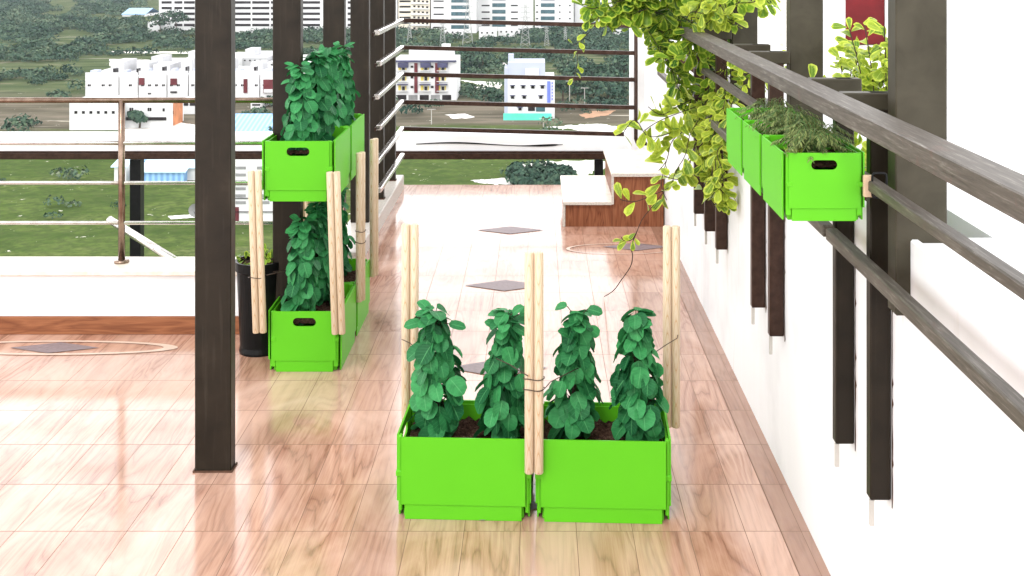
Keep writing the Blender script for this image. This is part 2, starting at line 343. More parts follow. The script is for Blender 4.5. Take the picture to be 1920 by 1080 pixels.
sand = k.ramp(k.noise(k.mapv(v, (.02, .11, .1), (3, 7, 0)), 1, 5, 1.2), [(.66, (0,0,0)), (.7, (1,1,1))]); c = k.mix(sand, c, (.5, .46, .38)); sp2 = k.ramp(k.noise(v, .55, 4, .3, .75), [(.67, (0,0,0)), (.71, (1,1,1))]); c = k.mix(sp2, c, (.62, .6, .52)); k.color(c); M['ground'] = k.m
k = NT('pale_sand', .9); v = k.obj(); k.color(k.ramp(k.noise(v, .4, 5), [(.3, (.62, .58, .5)), (.6, (.82, .8, .76))])); M['sand'] = k.m

for n_, lv in (('steel', .25), ('leaf', .2), ('vine', .25), ('vinedark', .2), ('dill', .1), ('far', 0), ('ground', 0), ('brown', .2), ('black', .2), ('taupe', .2), ('weather', .3), ('soil', 0), ('glassdark', .15), ('maroon', .1), ('green', .25), ('reddoor', .2), ('trunk', 0), ('veneer', .25), ('veneerh', .25), ('blackpot', .12)):
    M[n_].node_tree.nodes['Principled BSDF'].inputs['Specular IOR Level'].default_value = lv
k = NT('bronze_tube', .25, metal=.9); v = k.obj(); k.color(k.ramp(k.noise(v, 20, 4), [(.3, (.16, .10, .07)), (.7, (.30, .22, .17))])); M['bronze'] = k.m
# ================================================================== terrace setting
def struct(name, mb, mat, **kw):
    o = mb.build(name, mat, **kw); o['kind'] = 'structure'; return o
m = MB(); m.face([(-9, -3, 0), (-1.16, -3, 0), (-1.16, 5.32, 0), (-9, 5.32, 0)]); m.face([(-1.16, -3, 0), (.833, -3, 0), (.833, 8.78, 0), (-1.16, 8.78, 0)])
m.add([(-1.16,8.78,0),(.833,8.78,0),(.833,8.78,-.9),(-1.16,8.78,-.9)], [(0,3,2,1)]); m.add([(-1.16,5.32,0),(-1.16,8.78,0),(-1.16,8.78,-.9),(-1.16,5.32,-.9)], [(0,3,2,1)]); m.add([(-9,-3,-.9),(.833,-3,-.9),(.833,5.6,-.9),(-9,5.6,-.9)], [(0,3,2,1)])
floor = struct('floor', m, M['floor'])
def diamond(x, y, hw, hd):
    m = MB(); m.face([(x-hw, y, .003), (x, y-hd, .003), (x+hw, y, .003), (x, y+hd, .003)]); m.build('diamond_inlay', M['inlay'], floor)
for y in (7.32, 6.09, 4.87, 3.65): diamond(-.165, y, .215, .10)
diamond(.60, 6.9, .2, .09); diamond(-2.15, 5.12, .2, .07)
def ring(x, y, a, b, t=.03, x1=.83):  # pale elliptical ring drawn just above the floor
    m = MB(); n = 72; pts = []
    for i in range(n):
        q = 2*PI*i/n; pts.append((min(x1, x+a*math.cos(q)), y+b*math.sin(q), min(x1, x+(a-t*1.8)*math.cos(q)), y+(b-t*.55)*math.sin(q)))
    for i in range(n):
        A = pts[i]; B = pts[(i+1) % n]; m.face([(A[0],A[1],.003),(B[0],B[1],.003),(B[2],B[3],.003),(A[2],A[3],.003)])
    m.build('floor_ring', M['palering'], floor)
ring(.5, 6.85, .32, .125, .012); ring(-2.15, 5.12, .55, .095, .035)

# right wall with planted trough behind it
rw = empty('parapet_wall', (0, 0, 0), 0, 'long white painted parapet wall along the right side of the terrace', 'wall')
m = MB(); m.bbox(.833, .853, -3, 8.8, -.05, 1.12, .004); m.build('wall_face', M['white'], rw)
m = MB(); m.box(1.25, 1.27, -3, 8.8, 0, 1.12); m.box(.853, 1.25, 8.78, 8.8, 0, 1.12); m.box(.853, 1.25, -3, 2.598, .5, 1.112); m.box(1.04, 1.249, 2.6, 8.779, .3, 1.11); m.build('trough_side', M['white'], rw)
m = MB(); m.box(.853, 1.04, 2.6, 8.78, .3, 1.06); m.build('soil', M['soil'], rw)
m = MB(); m.bbox(.735, .855, 8.9, 9.05, -.6, 1.22, .004)
tag(m.build('white_pillar', M['white']), 'narrow white pillar closing the far end of the right parapet behind the railing', 'pillar')
# neighbouring roof terrace
m = MB(); m.face([(1.27,-3,-.02),(14,-3,-.02),(14,22.8,-.02),(2.3,22.8,-.02),(1.27,10,-.02)]); m.add([(1.27,10,-.02),(2.3,22.8,-.02),(2.3,22.8,-3),(1.27,10,-3)], [(0,1,2,3)])
struct('roof_paving', m, M['paving'])
nb_ = empty('neighbouring_house', (6, 22.8, 0), 0, 'white house with a dark red door beyond the right parapet', 'house')
m = MB(); m.box(-3.2, -.55+.70, 0, 6, -.02, 7); m.box(.97, 9, 0, 6, -.02, 7); m.box(.15, .97, 0, 6, 2.2, 7); m.build('wall', M['white'], nb_)
def px_at(px, Y=22.8): return (px - VX) / F * Y - 6
m = MB(); m.bbox(px_at(1583), px_at(1660), .04, .1, -.01, 2.18, .01)
dr = m.build('door', M['reddoor'], nb_)
m = MB(); m.box(px_at(1583)-.06, px_at(1583), -.03, .05, -.01, 2.25); m.box(px_at(1660), px_at(1660)+.06, -.03, .05, -.01, 2.25); m.build('door_frame', M['bwhite'], nb_)
m = MB(); m.tube([(px_at(1650), .0, 1.0), (px_at(1650), -.06, 1.0), (px_at(1642), -.06, 1.0)], .012, 6); m.build('handle', M['inox'], dr)
m = MB(); m.bbox(px_at(1462), px_at(1490), -.35, -.02, -.02, 6.5, .01); m.build('rendered_pier', M['speckle'], nb_)

# low wall and skirting on the left
lw = empty('low_wall', (0, 5.32, 0), 0, 'low white wall with grey stone cap and brown skirting on the left', 'wall')
m = MB(); m.box(-9, -1.16, 0, .16, -.9, .272); m.build('wall_body', M['white'], lw)
m = MB(); m.bbox(-9, -1.14, -.025, .22, .272, .30, .005); m.build('cap', M['cream'], lw)
m = MB(); m.bbox(-9, -1.16, -.016, -.001, .0, .082, .002); m.build('skirting', M['veneerh'], lw)

# kerb on the left far side
m = MB(); m.bbox(-1.17, -.997, 6.4, 8.66, -.02, .10, .006)
kb = m.build('kerb', M['granite']); tag(kb, 'grey granite kerb carrying the last posts of the left row', 'kerb')

# stepped bench at the far right
sb = empty('stepped_bench', (0, 7.42, 0), 0, 'two level built-in bench with brown wood fronts and cream tops at the far right', 'bench')
m = MB(); m.box(.19, .50, .004, .87, 0, .145); m.box(.50, .825, .0, .87, 0, .325); m.build('wood_front', M['veneer'], sb)
m = MB(); m.bbox(.175, .503, -.012, .87, .145, .166, .004); m.build('seat_top', M['cream'], sb)
m = MB(); m.bbox(.488, .831, -.016, .88, .325, .35, .004); m.build('upper_top', M['cream'], sb)
m = MB(); m.bbox(.172, .19, -.006, .012, 0, .145, .003); m.bbox(.174, .4875, -.016, -.0115, .143, .162, .001); m.bbox(.4875, .503, -.021, -.0165, .15, .348, .001); m.bbox(.503, .83, -.021, -.0165, .327, .348, .001); m.build('stone_edging', M['granite'], sb)

# outer parapet beam with dark steel beam and columns
pf = empty('outer_parapet', (0, 9.6, 0), 0, 'long white outer parapet beam carried on dark steel beam beyond the railings', 'parapet')
def zat(py, Y): return H - (py - VY) / F * Y
m = MB(); m.bbox(-9, .80, 0, .16, zat(286, 9.6), zat(252, 9.6), .006); m.build('beam', M['white'], pf)
m = MB(); m.bbox(-9, .585, -.05, .12, zat(299, 9.55), zat(287.5, 9.55), .004); m.bbox(-9, .585, -.04, .0, zat(287, 9.55), zat(284.5, 9.55), .002); m.build('steel_beam', M['brown'], pf)
for x0, x1 in ((243, 263), (1115, 1131)):
    m = MB(); m.bbox((x0-VX)/F*9.6, (x1-VX)/F*9.6, .0, .1, -3.0, zat(299.5, 9.6), .003); m.build('column', M['black'], pf)
# wavy dark slit along the beam
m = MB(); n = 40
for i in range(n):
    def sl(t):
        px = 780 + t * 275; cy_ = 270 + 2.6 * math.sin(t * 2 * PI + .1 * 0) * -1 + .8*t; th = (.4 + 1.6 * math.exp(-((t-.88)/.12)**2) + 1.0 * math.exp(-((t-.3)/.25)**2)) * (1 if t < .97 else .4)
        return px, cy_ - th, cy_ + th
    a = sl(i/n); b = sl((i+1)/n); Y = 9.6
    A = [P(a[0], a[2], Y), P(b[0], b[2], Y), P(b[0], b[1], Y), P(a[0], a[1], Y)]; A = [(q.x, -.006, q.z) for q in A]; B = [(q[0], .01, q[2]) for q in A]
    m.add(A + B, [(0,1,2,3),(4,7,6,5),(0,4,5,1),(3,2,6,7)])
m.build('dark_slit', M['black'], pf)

# ================================================================== pergola posts
def post(x0, x1, y, z0, mat, label, dy=.06, foot=True, z1=3.2):
    t = empty('pergola_post', ((x0+x1)/2, y + dy/2, z0), 0, label, 'post', 'tall rectangular steel posts of the pergola')
    hw = (x1-x0)/2
    m = MB(); m.bbox(-hw, hw, -dy/2, dy/2, .0, z1 - z0, .003); m.build('shaft', M[mat], t)
    if foot:
        m = MB()
        for a, b, c_, d in ((-hw-.006, hw+.006, -dy/2-.006, -dy/2-.001), (hw+.001, hw+.006, -dy/2-.001, dy/2+.006), (-hw-.006, -hw-.001, -dy/2-.001, dy/2+.006)): m.bbox(a, b, c_, d, 0, .006, .001)
        m.build('weld_bead', M['rust'], t)
    return t
post(-1.158, -1.035, 3.89, 0, 'steel', 'nearest and widest dark steel post, standing on the floor tiles at the left')
post(-1.158, -1.035, 5.04, 0, 'steel', 'dark steel post right behind the stacked green planters, second from the camera')
post(-1.150, -1.035, 6.19, 0, 'steel', 'dark steel post behind the upper leafy plants, third in the left row')
post(-1.150, -1.035, 7.1, .1, 'steel', 'dark steel post rising over the back corner of the upper green planters', foot=False)
post(-1.140, -1.035, 7.78, .1, 'steel', 'dark steel post on the kerb behind the slanting side rails')
post(-1.136, -1.035, 8.42, .1, 'steel', 'farthest post of the left row, standing at the corner end of the kerb')
post(.80, .915, 2.55, .95, 'taupe', 'taupe steel post at the right edge, rising behind the weathered handrail', foot=False)
for y, l in ((3.89, 'taupe steel post standing left of the red door behind the handrail'), (5.04, 'dark post half hidden by the vine mass at the top right'), (6.19, 'post wholly wrapped in vine beyond the handrail end')):
    post(.862, .975, y, 1.06, 'taupe', l, foot=False)

# ================================================================== railings
# far railing (end of corridor) + slanting returns
fr_ = empty('far_railing', (0, 8.6, 0), 0, 'dark brown horizontal bar railing closing the far end of the terrace', 'railing')
Xc, Yc = -1.012, 8.6
pys = (37, 88, 138, 190, 240, 290)
for i, py in enumerate(pys[:5]):
    z = zat(py + 1, Yc); xr = .738 if i != 4 else .66; zr = z - .042
    m = MB(); h = .0115
    vs = []
    for (x, zz) in ((Xc, z), (xr, zr)):
        vs += [(x, -h, zz-h*1.3), (x, h, zz-h*1.3), (x, h, zz+h*1.3), (x, -h, zz+h*1.3)]
    m.add(vs, [(0,1,2,3)[::-1], (4,5,6,7), (0,1,5,4)[::-1] and (1,0,4,5)[::-1], (1,2,6,5), (2,3,7,6), (3,0,4,7)]); m.build('bar', M['brown'], fr_)
m = MB(); zt = zat(50, Yc); zb = zat(268, Yc); m.tube([(.749, 0, zt), (.749, 0, zb+.03), (.757, 0, zb+.005), (.785, 0, zb-.005), (.83, 0, zb-.006)], .0145, 8); m.build('end_post', M['brown'], fr_, smooth=True)
sr = empty('side_railing', (0, 8.6, 0), 0, 'six slanting bright steel bars running towards the camera beside the left posts', 'railing')
for i, py in enumerate(pys):
    z = zat(py + 1, Yc); yn = 7.22 - Yc + (0.1 if i % 2 else 0)
    m = MB(); m.bbox(Xc-.008, Xc+.026, yn, .014, z-.019, z+.015, .006); m.build('bar', M['inox'], sr)
    m = MB(); m.bbox(Xc-.02, Xc-.008, yn-.012, yn+.03, z-.026, z+.0, .003); m.build('bracket', M['brown'], sr)

# stainless railing on the left low wall
ls = empty('tube_railing', (0, 5.43, .3), 0, 'stainless tube railing with four rails on the left low wall', 'railing')
for py, r in ((188, .0135), (268, .011), (343, .0085), (418, .0085)):
    z = zat(py, 5.43) - .3; m = MB(); m.tube([(-9, 0, z), (-1.2, 0, z)], r, 10); m.build('top_rail' if py == 188 else 'rail', M['bronze' if py == 188 else 'inox'], ls, smooth=True)
for x in ((228-VX)/F*5.43, -3.6, -5.3):
    m = MB(); m.tube([(x, 0, 0), (x, 0, zat(188, 5.43)-.3)], .016, 10); m.tube([(x, 0, 0), (x, 0, .012)], .035, 12); m.build('post', M['bronze'], ls, smooth=True)
m = MB(); a = P(205, 412, 5.75); b = P(342, 497, 5.5); m.tube([a - Vector((0,5.43,.3)), b - Vector((0,5.43,.3))], .02, 10); m.build('diagonal_strut', M['inox'], ls, smooth=True)

# right-hand handrail on wall brackets
hr = empty('wall_handrail', (.74, 0, 1.0), 0, 'weathered steel handrail with two thinner rails above the right parapet', 'handrail')
m = MB(); m.bbox(-.087, -.024, .6, 5.25, .390, .43, .0022); m.build('top_rail', M['weather'], hr)
for z0, z1, nm in ((.226, .25, 'middle_rail'), (.025, .056, 'lower_rail')):
    for y0, y1 in ((.6, 2.69), (2.99, 3.86), (3.89, 5.3), (5.32, 7.0)) if nm == 'middle_rail' else ((.6, 2.93), (2.96, 3.84), (3.87, 5.3), (5.32, 7.0)):
        m = MB(); m.bbox(0, .03, y0, y1, z0, z1, .003); m.build(nm, M['weather'], hr)
spots = [(2.685, 'second pair from the right edge, nearer leg'), ]
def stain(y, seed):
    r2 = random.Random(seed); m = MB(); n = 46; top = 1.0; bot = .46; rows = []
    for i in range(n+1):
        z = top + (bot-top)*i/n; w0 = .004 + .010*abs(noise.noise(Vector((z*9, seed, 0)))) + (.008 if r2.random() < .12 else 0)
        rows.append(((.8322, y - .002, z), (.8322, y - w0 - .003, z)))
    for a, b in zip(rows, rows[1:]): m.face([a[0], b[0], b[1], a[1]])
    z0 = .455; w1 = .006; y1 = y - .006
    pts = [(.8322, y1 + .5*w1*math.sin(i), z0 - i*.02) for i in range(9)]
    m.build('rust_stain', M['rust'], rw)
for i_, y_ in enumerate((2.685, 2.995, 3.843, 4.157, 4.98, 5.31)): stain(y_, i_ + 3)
legs = [(2.685, 'longest and nearest dark steel bracket on the right wall'),
        (2.995, 'second nearest dark bracket, right below the nearest railing planter'),
        (3.843, 'right one of the pair of dark brackets below the railing planters'),
        (4.157, 'left one of the pair of dark brackets below the railing planters'),
        (4.98, 'dark steel bracket with the lowest hanging leaf cluster just left of it'),
        (5.31, 'short looking dark bracket behind the yellow green wall creeper'),
        (5.67, 'farthest visible dark bracket, leftmost, between hanging vine sprays')]
for y, l in legs:
    t = empty('rail_bracket', (.81, y, .475), 0, l, 'bracket', 'steel brackets fixed to the right wall')
    m = MB(); m.bbox(-.027, .0215, -.0, .035, 0, .955, .003)
    m.build('upright', M['brown'] if y > 3.5 else M['steel'], t)
    m = MB(); m.bbox(-.093, .0405, -.004, .039, .914, .955, .003); m.build('arm', M['taupe'], t)
    m = MB(); m.box(-.027, -.017, .002, .012, -.06, -.0005); m.build('fixing_plate', M['concrete'], t)

# ================================================================== green planter crates
def extrude_slot(w_, h_, t_, slot=None):
    cu = bpy.data.curves.new('c', 'CURVE'); cu.dimensions = '2D'; cu.fill_mode = 'BOTH'; cu.extrude = t_/2; cu.bevel_depth = 0
    def poly(pts):
        s_ = cu.splines.new('POLY'); s_.points.add(len(pts)-1); s_.use_cyclic_u = True
        for q, p in zip(s_.points, pts): q.co = (p[0], p[1], 0, 1)
    poly([(-w_/2, 0), (w_/2, 0), (w_/2, h_), (-w_/2, h_)])
    if slot:
        sw, sh, sz = slot; r_ = sh/2; pts = []
        for i in range(13): q = -PI/2 + PI*i/12; pts.append((sw/2-r_+r_*math.cos(q), sz+r_*math.sin(q)))
        for i in range(13): q = PI/2 + PI*i/12; pts.append((-sw/2+r_+r_*math.cos(q), sz+r_*math.sin(q)))
        poly(pts[::-1])
    ob = bpy.data.objects.new('tmp', cu); COL.objects.link(ob)
    me = bpy.data.meshes.new_from_object(ob.evaluated_get(bpy.context.evaluated_depsgraph_get())); bpy.data.objects.remove(ob)
    return [v.co.copy() for v in me.vertices], [tuple(p.vertices) for p in me.polygons]
BW, BD, BH = .42, .31, .255     # long side, short side, height
def make_planter():
    t = empty('planter_box', (0,0,0), 0, 'x', 'planter')
    G = M['green']
    m = MB(); m.bbox(-BW/2+.022, BW/2-.022, -BD/2+.022, BD/2-.022, 0, .047, .003); m.build('base', G, t)
    # inner tub: four thin walls and chamfered corners
    m = MB(); x, y = BW/2-.014, BD/2-.014
    m.box(-x, x, -y, -y+.004, .04, BH-.008); m.box(-x, x, y-.004, y, .04, BH-.008); m.box(-x, -x+.004, -y+.004, y-.004, .04, BH-.10); m.box(x-.004, x, -y+.004, y-.004, .04, BH-.10); m.build('tub', G, t)
    for s in (-1, 1):
        vs, fs = extrude_slot(BW-.034, BH-.048, .006)
        m = MB(); m.add([Vector((v.x, s*(BD/2-.003) + v.z, v.y + .048)) for v in vs], fs); m.bbox(-BW/2+.028, BW/2-.028, s*(BD/2-.007)-.003, s*(BD/2-.007)+.003, .0, .0475, .001); m.build('side_panel', G, t)
    for s in (-1, 1):
        vs, fs = extrude_slot(BD-.046, BH-.048, .006, (.097, .036, BH-.048-.045))
        m = MB(); m.add([Vector((s*(BW/2-.003) + v.z, v.x, v.y + .048)) for v in vs], fs); m.bbox(s*(BW/2-.007)-.003, s*(BW/2-.007)+.003, -BD/2+.035, BD/2-.035, .0, .0475, .001); m.build('end_panel', G, t)
    for sx in (-1, 1):
        for sy in (-1, 1):
            m = MB(); cx_, cy_ = sx*(BW/2-.012), sy*(BD/2-.024)
            m.bbox(cx_-.006, cx_+.006, cy_-.010, cy_+.010, .02, BH, .003)
            m.bbox(cx_-.0085, cx_+.0135 if sx > 0 else cx_+.0085, cy_-.013, cy_+.0085, .128, .146, .002) if sx > 0 else m.bbox(cx_-.0135, cx_+.0085, cy_-.013, cy_+.0085, .128, .146, .002)
            m.build('corner_clip', G, t)
    m = MB(); nx, ny = 34, 24; x, y = BW/2-.02, BD/2-.02
    vs = [(-x+2*x*i/nx, -y+2*y*j/ny, BH-.055+.012*noise.noise(Vector((i*.35, j*.35, 1)))+.009*noise.noise(Vector((i*1.1, j*1.1, 4)))) for j in range(ny+1) for i in range(nx+1)]
    m.add(vs, [(j*(nx+1)+i, j*(nx+1)+i+1, (j+1)*(nx+1)+i+1, (j+1)*(nx+1)+i) for j in range(ny) for i in range(nx)]); m.build('soil', M['soil'], t, smooth=True)
    return t
proto = make_planter(); index_children()
g_floor = 'green planter boxes on the floor'
SOILZ = BH - .055
# front pair: turned about 2.4 degrees
FR = R(-2.4); fc = Vector((-.003, 3.545 + .155, 0))
fx_ = Vector((math.cos(FR), math.sin(FR), 0)); fy_ = Vector((-math.sin(FR), math.cos(FR), 0))
def fl(u, v_, z=0): return fc + fx_*u + fy_*v_ + Vector((0,0,z))
proto.location = fl(-.217, 0); proto.rotation_euler = (0,0,FR); proto['label'] = 'left one of the two bright green planter boxes in the front centre'; proto['group'] = g_floor
dup(proto, fl(.217, 0), FR, 'right one of the two bright green planter boxes in the front centre')
LX, LY = -.975, 4.825
dup(proto, (LX, LY+.21, 0), R(90), 'nearer green planter box on the floor at the bottom of the left stack')
dup(proto, (LX, LY+.64, 0), R(90), 'green planter box on the floor at the bottom of the left stack, farther one')
g_up = 'green planter boxes raised on wooden dowels'
dup(proto, (LX-.027, LY+.21, .717), R(90), 'nearer green planter box on top of the left stack, with handle slot', g_up)
dup(proto, (LX-.027, LY+.64, .717), R(90), 'farther green planter box on top of the left stack', g_up)
SR = .60; g_r = 'green planter boxes hung from the right handrail'
RX, RY, RZ = .645, 2.565, 1.157
for i, l in enumerate(('nearest green planter box hanging on the right handrail, with handle slot', 'middle green planter box hanging on the right handrail', 'farthest green planter box hanging on the right handrail')):
    dup(proto, (RX, RY + .126 + i*.258, RZ), R(90), l, g_r, (SR, SR*1.0, SR*1.0))

# wooden tab and carabiner on the railing planter
t = empty('carabiner', (.742, 2.56, 1.24), 0, 'black carabiner with pale wooden tab clipping the front railing planter to the rail', 'carabiner')
m = MB(); m.bbox(-.012, .010, -.006, .004, -.027, .022, .002); m.build('wooden_tab', M['creamtab'], t)
m = MB(); pts = []
for i in range(25):
    q = 2*PI*i/24; cxx = .021 + .016*max(-1, min(1, 1.35*math.cos(q))); czz = .001 + .027*max(-1, min(1, 1.25*math.sin(q))); pts.append((cxx, -.012, czz))
m.tube(pts, .0026, 8, cap=False); m.build('hook', M['black'], t, smooth=True)

# ================================================================== dowel pairs
DR = .0145
def make_stake():
    t = empty('stake_pair', (0,0,0), 0, 'x', 'wooden stakes')
    for s in (-1, 1):
        m = MB(); m.tube([(0,0,0),(0,0,.003),(0,0,.677),(0,0,.68)], [DR*.85, DR, DR, DR*.85], 20); o = m.build('dowel', M['pine'], t, smooth=False, loc=(s*DR*1.01, 0, 0))
        o.data.polygons.foreach_set('use_smooth', [len(p.vertices) == 4 for p in o.data.polygons])
    return t
sp0 = make_stake(); index_children()
def stake(loc, rz, label, lean=(0, 0), first=[True]):
    if first[0]: o = sp0; first[0] = False; o.location = loc; o['label'] = label
    else: o = dup(sp0, loc, rz, label)
    o.rotation_euler = (lean[0], lean[1], rz); o['group'] = 'pairs of round pine dowels joining the planter boxes'; return o
stake(fl(.004, -.172, .16), FR, 'pair of pine dowels standing up in front, between the two front planter boxes')
stake(P(769, 420, 3.90) + Vector((0,0,-.68)), FR, 'pair of pine dowels at the back left corner of the front planter boxes')
stake(P(1259, 424, 3.88) + Vector((0,0,-.68)), FR, 'pair of pine dowels at the back right corner of the front planter boxes')
LN = R(-1.9)
stake((LX-.183, LY-.018, .172), 0, 'pair of pine dowels at the front left corner of the left stack', (0, LN))
stake((LX+.148, LY-.022, .168), 0, 'pair of pine dowels at the front right corner of the left stack', (0, LN))
stake((LX+.172, LY+.425, .172), R(70), 'pair of pine dowels halfway along the right side of the left stack', (0, 0))
stake((LX+.172, LY+.862, .165), R(70), 'pair of pine dowels at the far right corner of the left stack', (0, 0))
stake((LX-.178, LY+.425, .172), R(0), 'pair of pine dowels halfway along the left side of the left stack', (0, LN))
stake((LX-.165, LY+.875, .172), R(0), 'pair of pine dowels at the far left corner of the left stack', (0, LN))
stake((LX+.00, LY+.885, .172), R(0), 'pair of pine dowels at the far end middle of the left stack', (0, LN))
# wires
def wire(label, *paths):
    t = empty('tie_wire', paths[0][0], 0, label, 'wire'); o0 = Vector(paths[0][0])
    for p in paths:
        m = MB(); m.tube([Vector(q) - o0 for q in p], .0016, 6); m.build('wire', M['wire'], t, smooth=True)
def loopw(c, z, a=.033, b=.02):
    return [Vector((c.x + a*math.cos(q), c.y + b*math.sin(q), z + .002*math.cos(3*q))) for q in [2*PI*i/20 for i in range(21)]]
c0 = fl(.004, -.172)
wire('thin brown wire wound twice around the front dowels and running into the leaves', loopw(c0, zat(708, 3.53)), loopw(c0, zat(728, 3.53)),
     [P(990, 705, 3.50), P(975, 696, 3.55), P(955, 683, 3.58), P(930, 672, 3.62)], [P(1022, 728, 3.51), P(1032, 716, 3.55), P(1060, 702, 3.6), P(1085, 690, 3.66)])
wire('thin wire tying the back left dowels of the front planters to a plant', [P(753, 636, 3.87), P(768, 643, 3.86), P(790, 660, 3.8), P(812, 676, 3.74)])
wire('thin wire hooked around the back right dowels of the front planters', [P(1271, 628, 3.85), P(1270, 634, 3.84), P(1250, 646, 3.8), P(1226, 662, 3.74)])
cL = Vector((LX-.19, LY-.018, 0)); wire('thin wire around the front left dowels of the left stack', loopw(Vector((LX-.198, LY-.018, 0)), zat(517, LY)), [P(500, 516, 4.80), P(525, 510, 4.86), P(545, 507, 4.95)], [P(512, 510, 4.9), P(532, 506, 5.0), P(560, 503, 5.1)])
cR = Vector((LX+.172, LY+.425, 0)); wire('thin wire wound around the middle right dowels of the left stack', loopw(cR, zat(432, LY+.425), .024, .033), loopw(cR, zat(453, LY+.425), .024, .033))

# ================================================================== leafy plants
def make_leafy(seed, hgt=.41, rad=.083, nl=105, lean=(0,0), cat='plant'):
    rnd = random.Random(seed); t = empty('leafy_plant', (0,0,0), 0, 'x', cat)
    st = MB(); pts = [Vector((lean[0]*q*q, lean[1]*q*q, hgt*q*.9)) + Vector((rnd.uniform(-1,1), rnd.uniform(-1,1), 0))*.008*(q>0) for q in [i/7 for i in range(8)]]
    st.tube(pts, [.006 - .004*i/7 for i in range(8)], 7)
    for j in range(3): st.tube([(rnd.uniform(-.05,.05), rnd.uniform(-.03,.03), -.005), pts[2] + Vector((rnd.uniform(-.02,.02),0,.03))], [.005, .003], 6)
    fo = MB()
    for i in range(nl):
        q = (i + .5)/nl; z = hgt * (.02 + .96*q**1.0); a = i*2.399963 + rnd.uniform(-.5,.5)
        prof = (1.0 if q < .45 else 1.0 - (q-.45)/.55*.58) * (.85 + .3*q*(1-q))
        prof *= .82 + .18*min(1, q/.22); r = rad * prof * rnd.uniform(.55, 1.08)
        cxy = Vector((lean[0]*q*q, lean[1]*q*q, 0)); out = Vector((math.cos(a), math.sin(a), 0))
        L = rnd.uniform(.054, .078) * (1 - .22*q); W = L * rnd.uniform(.8, .98)
        droop = rnd.uniform(.5, 1.25) if q < .9 else rnd.uniform(-.15, .8)
        d = (out * math.cos(droop) - Vector((0,0,1)) * math.sin(droop)) + Vector((rnd.uniform(-.3,.3), rnd.uniform(-.3,.3), 0))
        nrm = (out * math.sin(droop) + Vector((0,0,1)) * math.cos(droop)) + Vector((rnd.uniform(-.5,.5), rnd.uniform(-.5,.5), rnd.uniform(-.3,.3)))
        b = cxy + out * (r - L*.35) + Vector((0,0, z + L*.35))
        fo.leaf(b, d, nrm, L, W, rnd.uniform(0, 1), rnd.uniform(.05,.2), rnd.uniform(.1,.35))
        if i % 2 == 0: st.tube([cxy + Vector((0,0, max(0, z-.02))), b], .0013, 4, cap=False)
    for j in range(7):      # loose top sprigs
        a = rnd.uniform(0, 2*PI); q = rnd.uniform(.8, .95); b0 = Vector((lean[0], lean[1], hgt*q)); r = rnd.uniform(.015, .045); b = b0 + Vector((math.cos(a)*r, math.sin(a)*r*.7, rnd.uniform(.0, .06)))
        st.tube([b0, (b0+b)/2 + Vector((0,0,.01)), b], .0014, 5, cap=False); d = Vector((math.cos(a), math.sin(a), rnd.uniform(-.9, .9)))
        fo.leaf(b, d, Vector((-math.cos(a)*.4, -.8, .8)), rnd.uniform(.042, .056), rnd.uniform(.028, .04), rnd.uniform(.3, 1), .15, .2)
    st.build('stem', M['twig'], t, smooth=True); fo.build('foliage', M['leaf'], t, smooth=True)
    return t
LPs = [make_leafy(11, .405, .082, 120, (-.01, 0)), make_leafy(23, .41, .080, 120, (.012, .0)), make_leafy(37, .405, .08, 120, (0, 0)), make_leafy(58, .40, .079, 110, (.014, 0)), make_leafy(71, .415, .08, 115, (-.012, 0))]; index_children()
gp = 'round leaved green plants growing in the planter boxes'
used = set()
def plant(i, loc, rz, label, sc=1.0, szz=1.0):
    if i not in used: used.add(i); o = LPs[i]; o.location = loc; o.rotation_euler = (0,0,rz); o['label'] = label
    else: o = dup(LPs[i], loc, rz, label)
    o.scale = (sc, sc, sc*szz); o['group'] = gp
def onsoil(px, Y): return Vector(((px-VX)/F*Y, Y, SOILZ-.004))
plant(0, onsoil(820, 3.73), 0, 'leftmost round leaved plant in the front planters', 1.1, .90)
plant(1, onsoil(944, 3.69), 0, 'second round leaved plant from the left in the front planters, left of the dowels', 1.08, .92)
plant(3, onsoil(1075, 3.71), R(0), 'third round leaved plant from the left in the front planters, right of the dowels', 1.08, .92)
plant(4, onsoil(1199, 3.67), R(0), 'rightmost round leaved plant in the front planters, by the back right dowels', 1.08, .92)
for i, (dx, dy, rz) in enumerate(((-.01, .12, 0), (.02, .30, 90), (.0, .54, 200), (.02, .74, 300))):
    w1 = ('nearest', 'second', 'third', 'farthest')[i]
    plant((2, 0, 1, 2)[i], (LX+dx-.02, LY+dy, SOILZ-.005), R(rz), '%s round leaved plant in the lower boxes of the left stack' % w1, 1.04, .98)
    if i < 4: plant((2, 1, 0, 2)[i], (LX+dx-.03+.012*i, LY+dy, SOILZ+.717-.005), R(rz+30), '%s round leaved plant in the upper boxes of the left stack' % w1, 1.04, .95 if i else .86)

